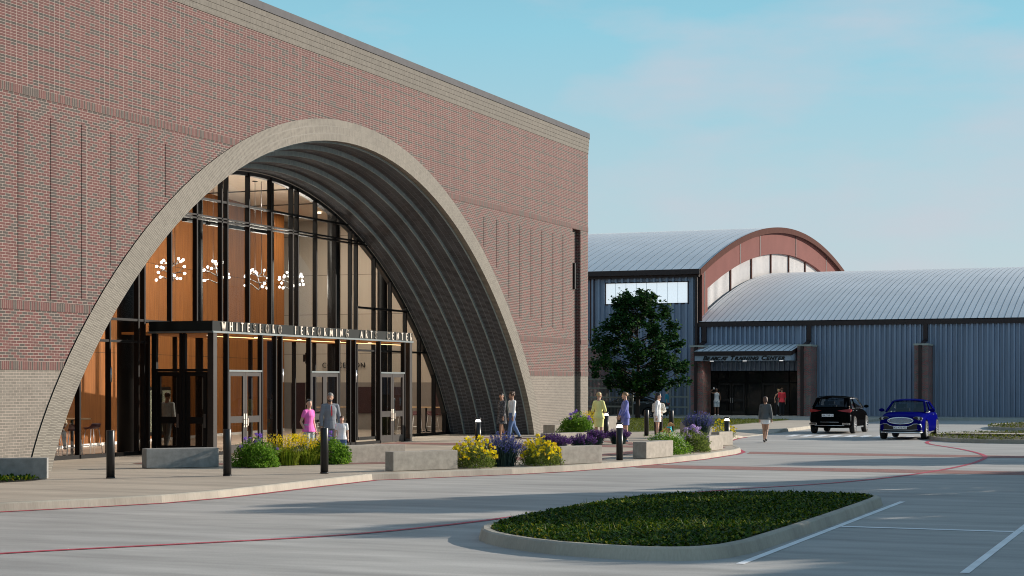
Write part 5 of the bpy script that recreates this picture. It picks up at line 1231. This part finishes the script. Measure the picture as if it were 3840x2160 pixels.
person('man in a grey vest and shorts drinking with one arm raised', -30.2, 111.0, .16, dirv(.05, 1), 1.80, False, SKIN_D, H_BLK, 'short', dict(m=W_TANK, sleeve=.0, hem=.50, o=.014, n='vest', hem2=.49), dict(m=W_TANK, len=.9, o=.03, n='shorts'), W_WHITE, pose=dict(uaR=(.85, .3, .25), faR=(-.75, .35, .65), uaL=(-.25, -.15, -1), faL=(.2, -.1, -1)), extra=cup)
person('man in a red t-shirt and black trousers with his back to us', -25.70, 110.4, .16, dirv(-.25, -.95), 1.80, False, SKIN_M, H_BRN, 'short', dict(m=W_RED, sleeve=.9, hem=.49, o=.022, hem2=.485), dict(m=W_BLK, o=.028), SHOE_B)
person('blonde woman in a black top facing the man in the red t-shirt', -26.05, 110.95, .16, dirv(.25, .95), 1.72, True, SKIN_M, H_BLD, 'short', dict(m=W_BLK, sleeve=0, hem=.5, o=.01, n='vest'), dict(m=W_BLK, o=.012), W_WHITE, pose=dict(uaR=(.45, .0, -1), faR=(.1, .55, -.6)))
t = tag(MB().rings([[(-26.02+.30*k/6-.02, 110.62+.12*math.sin(math.pi*k/6)*math.cos(a)*1.0, .95+.17*math.sin(math.pi*(k+.3)/6.6)*math.sin(a)-.02*k) for a in [j*6.283/12 for j in range(12)]] for k in range(7)]).build('sports_bag', W_LGREY), 'grey sports bag held between the couple at the hall entrance', 'bag')
person('man in a black cap and teal shirt standing behind the parked grey car', -32.5, 107.3, .02, dirv(.95, .1), 1.84, False, SKIN_L, H_BLK, 'short', dict(m=W_TEAL, sleeve=.8, hem=.5, o=.02), dict(m=W_BLK, o=.02), SHOE_B)
person('man in a pale shirt and dark trousers behind the patterned side door', -30.3, 46.3, .165, dirv(.3, -.9), 1.80, False, SKIN_M, H_BRN, 'short', dict(m=W_LGREY, sleeve=1.9, hem=.5, o=.022), dict(m=W_CHAR, o=.02), SHOE_B, pose=dict(thL=(0, .22, -1), thR=(0, -.2, -1), shR=(0, -.4, -1)))
person('man in a grey suit standing inside the lobby behind the right doors', -31.2, 64.2, .165, dirv(-.8, .4), 1.78, False, SKIN_L, H_BLK, 'short', dict(m=W_GREY, sleeve=1.9, hem=.46, o=.022, n='jacket', hem2=.455), dict(m=W_GREY, o=.02), SHOE_B, pose=dict(uaL=(-.1, .3, -1), faL=(0, .9, -.1)))
SIT = dict(thL=(-.12, 1, -.12), thR=(.12, 1, -.12), shL=(-.05, .12, -1), shR=(.05, .12, -1), uaL=(-.15, .35, -1), uaR=(.15, .35, -1), faL=(.15, .9, -.1), faR=(-.15, .9, -.1))
person('person in a beige blazer seated at the left high table in the lobby', -31.25, 42.0, -.02, dirv(.35, .9), 1.72, False, SKIN_L, H_BRN, 'short', dict(m=W_TAN, sleeve=1.9, hem=.5, o=.02, n='blazer'), dict(m=W_LGREY, o=.016), SHOE_B, pose=SIT, seat=1)
stool(-31.25, 42.0, -.3, 'burgundy bar stool under the seated person in the beige blazer', M_LEGW)
WCH = tag(empty('wheelchair', (-33.9, 63.3, .165), math.atan2(-dirv(.95, .3)[0], dirv(.95, .3)[1])), 'black wheelchair in the lobby behind the middle doors', 'wheelchair')
for sx in (-.29, .29):
    MB().tube([(sx, math.cos(a)*.3, .31+math.sin(a)*.3) for a in [k*6.283/20 for k in range(21)]], .018, 6).build('wheel', M_BLACK, WCH); MB().tube([(sx*.8, .42+math.cos(a)*.08, .09+math.sin(a)*.08) for a in [k*6.283/12 for k in range(13)]], .016, 6).build('caster', M_BLACK, WCH)
f = MB()
for sx in (-.25, .25): f.tube([(sx, .42, .1), (sx, .38, .46), (sx, -.2, .46), (sx, -.22, .95), (sx, -.32, .97)], .014, 6); f.tube([(sx, -.2, .7), (sx, .25, .7), (sx, .25, .46)], .012, 6)
f.tube([(-.25, .55, .12), (.25, .55, .12)], .02, 6); f.build('frame', M_STEEL, WCH); MB().box((-.23, -.18, .46), (.23, .3, .52)).build('seat', M_BLACK, WCH); MB().box((-.23, -.24, .5), (.23, -.2, .92)).build('backrest', M_BLACK, WCH)
person('person in red and grey sitting in the wheelchair', -33.9, 63.3, -.22, dirv(.95, .3), 1.70, False, SKIN_L, H_BRN, 'short', dict(m=W_RED, sleeve=1.9, hem=.5, o=.016), dict(m=W_LGREY, o=.016), SHOE_B, pose=SIT, seat=1)
# dog
def dog(x, y, rz):
    t = tag(empty('dog', (x, y, ZP), rz), 'golden retriever with a turquoise bandana sitting beside the woman in white', 'dog'); B = MB()
    B.tube([(0, -.22, .10), (0, -.16, .19), (0, -.05, .30), (0, .06, .40), (0, .10, .47)], [.10, .135, .13, .115, .08], 12)
    B.tube([(0, .08, .42), (0, .12, .50), (0, .14, .56)], [.085, .07, .06], 10)
    B.ball((0, .16, .585), .078, 12, 0, (.95, 1.05, .95)); B.tube([(0, .20, .575), (0, .27, .56), (0, .31, .555)], [.050, .040, .030], 10); B.ball((0, .32, .565), .022, 8)
    for s in (-1, 1):
        B.ball((s*.075, .135, .575), .045, 8, 0, (.45, .7, 1.35))
        B.tube([(s*.07, .10, .36), (s*.075, .13, .22), (s*.075, .125, .08), (s*.075, .15, .025)], [.055, .042, .032, .036], 8); B.ball((s*.075, .17, .025), .036, 8, 0, (1, 1.4, .7))
        B.ball((s*.11, -.12, .15), .10, 10, 0, (.7, 1.25, 1.15)); B.tube([(s*.13, -.05, .12), (s*.135, .03, .05), (s*.13, .10, .025)], [.06, .035, .032], 8)
    B.tube([(0, -.28, .08), (-.06, -.42, .04), (-.2, -.52, .04)], [.04, .035, .02], 8)
    me = remesh(B, .010, 3); link('body', me, leafy('golden_fur', [(0, (.46, .24, .085)), (1, (.46, .24, .085))], 0), t)
    me.materials.clear(); me.materials.append(plain('golden_coat', (.50, .27, .11), .85, 0, .22, 7))
    MB().ball((0, .338, .572), .014, 8).build('nose', EYE, t)
    for s in (-1, 1): MB().ball((s*.032, .222, .606), .010, 6).build('eye', EYE, t)
    MB().tube([(0, .27, .535), (0, .315, .515)], [.02, .012], 8, sq=.5).build('tongue', plain('pink_tongue', (.55, .16, .16), .4), t)
    b = MB(); rg = [[((r)*math.cos(a), .10+yo+r*math.sin(a), zz) for a in [k*6.283/16 for k in range(16)]] for r, yo, zz in ((.10, 0, .45), (.105, .0, .475), (.085, .012, .50))]; b.rings(rg, cap=False); b.add([(-.09, .15, .46), (.09, .15, .46), (0, .235, .29), (-.085, .165, .46), (.085, .165, .46), (0, .25, .29)], [(0, 1, 2), (5, 4, 3), (0, 2, 5, 3), (1, 4, 5, 2), (0, 3, 4, 1)]); b.build('bandana', cloth('turquoise_cloth', (.02, .42, .48)), t)
dg = dirv(.9, .45); dog(-18.72, 61.75, math.atan2(-dg[0], dg[1]))
# ---------------------------------------------------------------- vehicles
TYRE = plain('tyre_rubber', (.018, .018, .018), .8, 0, .08); RIM = plain('alloy_rim', (.55, .57, .60), .3, .8, .05); CHROME = plain('chrome_trim', (.75, .76, .78), .18, 1, 0); CARGL = glass('car_window_glass', (.42, .45, .46), 1.0); CARIN = plain('car_interior', (.03, .028, .026), .8); LAMPR = plain('red_lamp_glass', (.30, .012, .012), .2, 0, 0); LAMPG = plain('clear_lamp_glass', (.55, .58, .60), .15, .3, 0); PLATE = plain('white_plate', (.80, .82, .85), .5, 0, 0); PLTX = plain('plate_black', (.02, .02, .02), .6, 0, 0)
def paint(name, col):
    m = plain(name, col, .5, .0, .04, 1, spec=0); b = m.node_tree.nodes['Principled BSDF']; b.inputs['Coat Weight'].default_value = .03; b.inputs['Coat Roughness'].default_value = .06
    return m
CARB = {}
def surf(t, px, pz, sgn=1):
    h = CARB[t.name].ray_cast(Vector((px, 6*sgn, pz)), Vector((0, -sgn, 0)))
    return h[0].y if h[0] else 2.2*sgn
def car(label, x, y, rz, pm, st, gh, wb, wr, tx, cat='car', plate=None, front=True, seats=True):
    """st: stations (y, half width, z bottom, z top); gh: greenhouse; front of the car is local +Y"""
    t = tag(empty('parked_car', (x, y, .004), rz), label, cat, 'cars on the far road')
    B = MB(); rg = []
    for (yy, w, zb, zt_) in st:
        h = zt_-zb; q = [(0, zb), (.80*w, zb), (.94*w, zb+.06*h), (w, zb+.30*h), (w*.995, zb+.55*h), (w*.97, zb+.80*h), (w*.90, zb+.95*h), (w*.72, zt_+.006), (w*.35, zt_+.02), (0, zt_+.024)]
        rg.append([(a, yy, b) for a, b in q]+[(-a, yy, b) for a, b in q[-2:0:-1]])
    B.rings(rg); me = B.mesh('body'); o = link('body', me, pm, t)
    me.materials.append(M_BLACK)
    bmx = bmesh.new(); bmx.from_mesh(me); bmesh.ops.recalc_face_normals(bmx, faces=bmx.faces); bmx.to_mesh(me); bmx.free()
    s = o.modifiers.new('sub', 'SUBSURF'); s.levels = 2; s.render_levels = 2
    cut = []
    for yy in wb:
        for sx in (-1, 1):
            c = MB(); c.tube([(sx*(tx-.24), yy, wr), (sx*(tx+.4), yy, wr)], wr+.055, 28); cm = c.mesh('cut'); co = bpy.data.objects.new('cut', cm); COL.objects.link(co); cm.materials.append(M_BLACK); cut.append(co)
            bb = bmesh.new(); bb.from_mesh(cm); bmesh.ops.recalc_face_normals(bb, faces=bb.faces); bb.to_mesh(cm); bb.free()
            m = o.modifiers.new('b', 'BOOLEAN'); m.object = co; m.operation = 'DIFFERENCE'; m.solver = 'EXACT'
    pp = o.parent; o.parent = None
    nm = evalmesh(o); o.modifiers.clear(); o.data = nm; o.parent = pp
    for c in cut: bpy.data.objects.remove(c)
    nm.polygons.foreach_set('use_smooth', [True]*len(nm.polygons))
    try: nm.set_sharp_from_angle(angle=R(35))
    except Exception: pass
    from mathutils.bvhtree import BVHTree
    CARB[t.name] = BVHTree.FromPolygons([v.co for v in nm.vertices], [p.vertices[:] for p in nm.polygons])
    # greenhouse: roof shell, pillars, panes
    fb, ft, rt, rb, zb_f, zb_r, zr, wbm, wrf = gh
    ro = MB(); rows = []
    for k in range(7):
        f = k/6; yy = ft+(rt-ft)*f; rows.append([(wrf*sx*(1 if abs(sx) < 1 else 1), yy, zr-.05*abs(sx)**2.5+.018*math.sin(math.pi*f)-.03*(abs(f-.5)*2)**2) for sx in (-1, -.7, -.35, 0, .35, .7, 1)])
    low = [[(a, b, c-.035) for a, b, c in r] for r in rows]
    for G_ in (rows, low): ro.add([p for r in G_ for p in r], [(i*7+j, i*7+j+1, (i+1)*7+j+1, (i+1)*7+j) for i in range(6) for j in range(6)], 0, None, True)
    for i in range(6):
        for j in (0, 6): ro.quad(rows[i][j], rows[i+1][j], low[i+1][j], low[i][j])
    for i in (0, 6):
        for j in range(6): ro.quad(rows[i][j], rows[i][j+1], low[i][j+1], low[i][j])
    ro.build('roof', pm, t)
    zf, zq = rows[0][0][2]-.02, rows[6][0][2]-.02
    p_ = MB()
    for sx in (-1, 1):
        A, Bp, C, D = (sx*wbm, fb, zb_f), (sx*wrf*.985, ft, zf), (sx*wrf*.985, rt, zq), (sx*wbm*.93, rb, zb_r)
        p_.bar(A, Bp, .075, .06); p_.bar(C, D, .10, .09); my = (ft+rt)/2; p_.bar((sx*(wbm+.01), my-.02, zb_f-.03), (sx*wrf, my-.06, zr-.07), .07, .05); p_.bar(Bp, C, .05, .05)
    p_.build('pillar', pm, t)
    g = MB(); g.quad((-wbm, fb, zb_f), (wbm, fb, zb_f), (wrf, ft, zf+.01), (-wrf, ft, zf+.01)); g.build('windscreen', CARGL, t)
    g = MB(); g.quad((-wbm*.93, rb, zb_r), (wbm*.93, rb, zb_r), (wrf, rt, zq+.01), (-wrf, rt, zq+.01)); g.build('rear_window', CARGL, t)
    for sx in (-1, 1):
        g = MB(); e = sx*(wbm+.012); g.quad((e, fb-.06, zb_f-.01), (sx*(wrf+.006), ft-.02, zf), (sx*(wrf+.006), rt+.02, zq), (sx*(wbm*.94+.012), rb+.08, zb_r-.01)); g.build('side_window', CARGL, t)
        g = MB(); pts = [(sx*(wbm+.02), fb-.02, zb_f-.03), (sx*(wrf+.016), ft-.02, zf+.015), (sx*(wrf+.016), rt+.02, zq+.01), (sx*(wbm*.94+.03), rb+.06, zb_r-.03)]; g.tube(pts+[pts[0]], .013, 6); g.build('window_trim', CHROME, t)
        m = MB(); m.ball((sx*(wbm+.24), fb-.32, zb_f+.06), .10, 10, 0, (1.15, .65, .72)); m.bar((sx*(wbm+.02), fb-.3, zb_f), (sx*(wbm+.2), fb-.32, zb_f+.03), .05, .03); m.build('mirror', pm, t)
        for yy in (my_ for my_ in ((ft+rt)/2-.25, (ft+rt)/2-1.1)): MB().ball((sx*(wbm+.105), yy, zb_f-.12), .1, 8, 0, (.14, 1, .16)).build('door_handle', CHROME, t)
        MB().box((sx*(tx-.09)-.03, wb[1]+wr+.1, .24), (sx*(tx-.09)+.03, wb[0]-wr-.1, .31)).build('sill_trim', CHROME, t)
    q = MB(); q.box((-wbm*.86, rb+.2, zb_f-.12), (wbm*.86, fb-.25, zb_f-.06)); q.build('dashboard', CARIN, t)
    if seats:
        for sx in (-.36, .36):
            for yy in ((fb+ft)/2-.75, (rt+ft)/2-.55):
                q = MB(); q.box((sx-.23, yy-.1, zb_f-.1), (sx+.23, yy+.06, zb_f+.12)); q.box((sx-.12, yy-.07, zb_f+.14), (sx+.12, yy+.03, zb_f+.30)); q.build('car_seat', CARIN if yy < .2 else plain('brown_seat', (.09, .05, .03), .6) if 'brown_seat' not in bpy.data.materials else bpy.data.materials['brown_seat'], t)
    for yy in wb:
        for sx in (-1, 1):
            w = MB(); prof = [(wr*.66, .0), (wr*.94, .0), (wr, .03), (wr, .19), (wr*.94, .22), (wr*.66, .22)]; n = 36
            w.rings([[(sx*(tx-.22+d), yy+math.cos(a)*r, wr+math.sin(a)*r) for r, d in prof] for a in [k*6.2832/n for k in range(n+1)]], 0, True, False); W_ = w.build('wheel', TYRE, t)
            r = MB(); r.tube([(sx*(tx-.21), yy, wr), (sx*(tx-.13), yy, wr)], wr*.66, 28)
            for k in range(10):
                a = k*.6283; r.bar((sx*(tx-.05), yy+math.cos(a)*.04, wr+math.sin(a)*.04), (sx*(tx-.02), yy+math.cos(a)*wr*.66, wr+math.sin(a)*wr*.66), .045, .03, 1, (1, 0, 0))
            r.tube([(sx*(tx-.015), yy+math.cos(a)*wr*.68, wr+math.sin(a)*wr*.68) for a in [k*6.2832/28 for k in range(29)]], .016, 6, 1); r.tube([(sx*(tx-.1), yy, wr), (sx*(tx-.02), yy, wr)], .05, 12, 1); r.build('rim', [M_BLACK, RIM], W_)
    return t
def number_plate(t, txt, y, z, sgn, xo=0):
    p = MB().box((xo-.26, min(y, y+sgn*.02), z-.06), (xo+.26, max(y, y+sgn*.02), z+.06)).build('number_plate', PLATE, t)
    me = text_mesh(txt, .118, .002, align='CENTER'); ys_ = [v.co.y for v in me.vertices]; xs_ = [v.co.x for v in me.vertices]; k = .45/(max(xs_)-min(xs_))
    for v in me.vertices: v.co = ((v.co.x-(max(xs_)+min(xs_))/2)*k*(1 if sgn < 0 else -1)+0, sgn*(.0+v.co.z)+y+sgn*.021, v.co.y-(max(ys_)+min(ys_))/2+z)
    for v in me.vertices: v.co.x += xo
    link('plate_lettering', me, PLTX, p)
BLUE = paint('dark_blue_paint', (.002, .003, .115)); BLKP = paint('black_paint', (.0025, .0025, .003)); GREYP = paint('dark_grey_paint', (.05, .05, .048))
SED = [(-2.36, .62, .42, .78), (-2.28, .80, .30, 1.00), (-1.9, .89, .24, 1.10), (-1.2, .925, .22, 1.10), (-.3, .925, .21, 1.07), (.6, .925, .21, 1.06), (1.0, .925, .21, 1.09), (1.5, .92, .22, 1.03), (2.0, .89, .24, .95), (2.26, .82, .27, .86), (2.36, .70, .33, .72)]
def headlamps(t, y, z, xc, w=.21, h=.088):
    for sx in (-1, 1):
        b = MB(); b.ball((sx*xc, y, z), .1, 12, 0, (w*10, .9, h*10)); L_ = b.build('headlight', M_BLACK, t)
        b = MB(); b.ball((sx*(xc+.05), y+.058, z+.005), .046, 12, 0, (1, .6, 1)); b.build('lens', LAMPG, L_)
        b = MB(); b.tube([(sx*(xc+.06)+.052*math.cos(a)-sx*.01, y+.070, z+.005+.052*math.sin(a)) for a in [k*.3307 for k in range(20)]], .010, 6); b.build('ring', CHROME, L_)
SEDAN = car('blue sedan facing us with a wide chrome grille on the far road', -11.50, 72.35, R(180), BLUE, SED, (1.02, .25, -.75, -1.72, 1.10, 1.12, 1.60, .78, .63), (1.42, -1.42), .375, .92)
def sedan_front(t, plate):
    el = [(.50*math.cos(k*.19635), .765+.135*math.sin(k*.19635)*(1 if math.sin(k*.19635) < 0 else .85)) for k in range(32)]
    on = lambda px, pz, d: (px, surf(t, px, pz)+d, pz)
    g = MB(); g.tube([on(*p, .012) for p in el+el[:1]], .022, 6); g.build('grille_frame', CHROME, t)
    b = MB(); b.add([on(*p, .008) for p in el]+[on(0, .765, .012)], [(i, (i+1) % 32, 32) for i in range(32)]); b.build('grille', M_BLACK, t)
    for k in range(5):
        z = .685+.038*k; hw = .48*math.sqrt(max(.1, 1-((z-.765)/.125)**2)); s_ = MB(); s_.tube([on(hw*q, z, .016) for q in (-1, -.75, -.5, -.2, .2, .5, .75, 1)], .009, 6); s_.build('grille_bar', CHROME, t)
    top_ = [(-.80, .60), (-.65, .635), (-.52, .63), (-.42, .57), (-.30, .535), (0, .53), (.30, .535), (.42, .57), (.52, .63), (.65, .635), (.80, .60)]
    bot_ = [(-.83, .43), (-.65, .40), (-.52, .39), (-.42, .385), (-.30, .385), (0, .385), (.30, .385), (.42, .385), (.52, .39), (.65, .40), (.83, .43)]
    b = MB(); n = len(top_); b.add([on(*p, .010) for p in top_]+[on(*p, .010) for p in bot_], [(i, i+1, n+i+1, n+i) for i in range(n-1)]); b.build('air_intake', M_BLACK, t)
    b = MB(); pp = top_+bot_[::-1]+top_[:1]; b.tube([on(*p, .014) for p in pp], .010, 6); b.build('intake_trim', CHROME, t)
    b = MB(); b.tube([(.86*q, surf(t, .86*q, .33)+.012, .290) for q in (-1, -.9, -.75, -.5, -.2, .2, .5, .75, .9, 1)], .034, 8, sq=.8); b.build('bumper_trim', CHROME, t)
    b = MB(); b.tube([(.88*q, surf(t, .88*q, .345)+.003, .345) for q in (-1, -.9, -.75, -.5, -.2, .2, .5, .75, .9, 1)], .03, 8); b.build('lower_grille', M_BLACK, t)
    headlamps(t, surf(t, .66, .84)-.035, .84, .66)
    number_plate(t, plate, surf(t, 0, .515)+.015, .485, 1)
sedan_front(SEDAN, 'KL-478-MS')
SUVS = [(-2.34, .70, .34, .92), (-2.26, .90, .27, 1.12), (-1.9, .96, .24, 1.17), (-1.0, .98, .22, 1.15), (.4, .98, .22, 1.12), (.9, .98, .22, 1.12), (1.5, .96, .23, 1.05), (2.0, .92, .25, .98), (2.25, .82, .30, .86), (2.32, .70, .36, .74)]
SUV = car('black hatchback car seen from behind with red tail lights on the far road', -15.80, 79.5, 0, BLKP, SUVS, (1.0, .35, -1.65, -2.05, 1.14, 1.17, 1.66, .84, .68), (1.38, -1.42), .385, .985)
for sx in (-1, 1):
    b = MB(); q = [(.96, -2.02, 1.02), (.93, -2.12, 1.10), (.60, -2.30, 1.07), (.36, -2.335, 1.03), (.62, -2.33, .98), (.90, -2.20, .95)]; q = [(sx*a, b_, c) for a, b_, c in q]; b.add(q+[(p[0], p[1]-.03, p[2]) for p in q], [tuple(range(6)), tuple(range(6, 12))]+[(i, (i+1) % 6, 6+(i+1) % 6, 6+i) for i in range(6)]); b.build('taillight', LAMPR, SUV)
    b = MB(); b.box((sx*.74-.17, -2.372, .40), (sx*.74+.17, -2.30, .48)); E_ = b.build('exhaust_trim', CHROME, SUV); b = MB(); b.box((sx*.74-.155, -2.38, .412), (sx*.74+.155, -2.31, .468)); b.build('exhaust_pipe', M_BLACK, E_)
    b = MB(); b.ball((sx*.90, -2.15, .70), .1, 8, 0, (.35, .5, 1.6)); b.build('reflector', plain('smoked_reflector', (.10, .10, .10), .2, .4, 0) if 'smoked_reflector' not in bpy.data.materials else bpy.data.materials['smoked_reflector'], SUV)
b = MB(); b.tube([(-.66, -2.37, .37), (.66, -2.37, .37)], .012, 6); b.build('bumper_trim', CHROME, SUV); b = MB(); b.tube([(-.42, -2.372, .52), (.42, -2.372, .52)], .010, 6); b.build('bumper_trim', CHROME, SUV)
b = MB()
for sx in (-1, 1): b.add([(sx*.86, -1.99, 1.10), (sx*.60, -2.07, 1.14), (sx*.52, -1.70, 1.60), (sx*.70, -1.60, 1.62), (sx*.86, -1.55, 1.12), (sx*.72, -1.35, 1.62)], [(0, 1, 2, 3), (0, 3, 5, 4)])
b.add([(-.86, -2.02, 1.09), (.86, -2.02, 1.09), (.62, -2.055, 1.20), (-.62, -2.055, 1.20)], [(0, 1, 2, 3)])
b.build('tailgate_frame', BLKP, SUV)
b = MB(); b.tube([(-.62, -1.62, 1.66), (0, -1.70, 1.69), (.62, -1.62, 1.66)], .03, 8, sq=.5); b.build('spoiler', BLKP, SUV)
number_plate(SUV, 'BK-768-LI', -2.35, .82, -1, -.08)
GREY = car('dark grey parked sedan half hidden by the tree trunk and the slatted screen', -33.9, 104.2, R(90), GREYP, SED, (1.02, .25, -.75, -1.72, 1.10, 1.12, 1.54, .78, .63), (1.42, -1.42), .36, .92)
for sx in (-1, 1):
    b = MB(); b.ball((sx*.68, -2.24, .96), .1, 10, 0, (2.3, .9, .7)); b.build('taillight', LAMPR, GREY)
MB().box((-.26, -2.37, .68), (.26, -2.33, .80)).build('number_plate', PLATE, GREY)
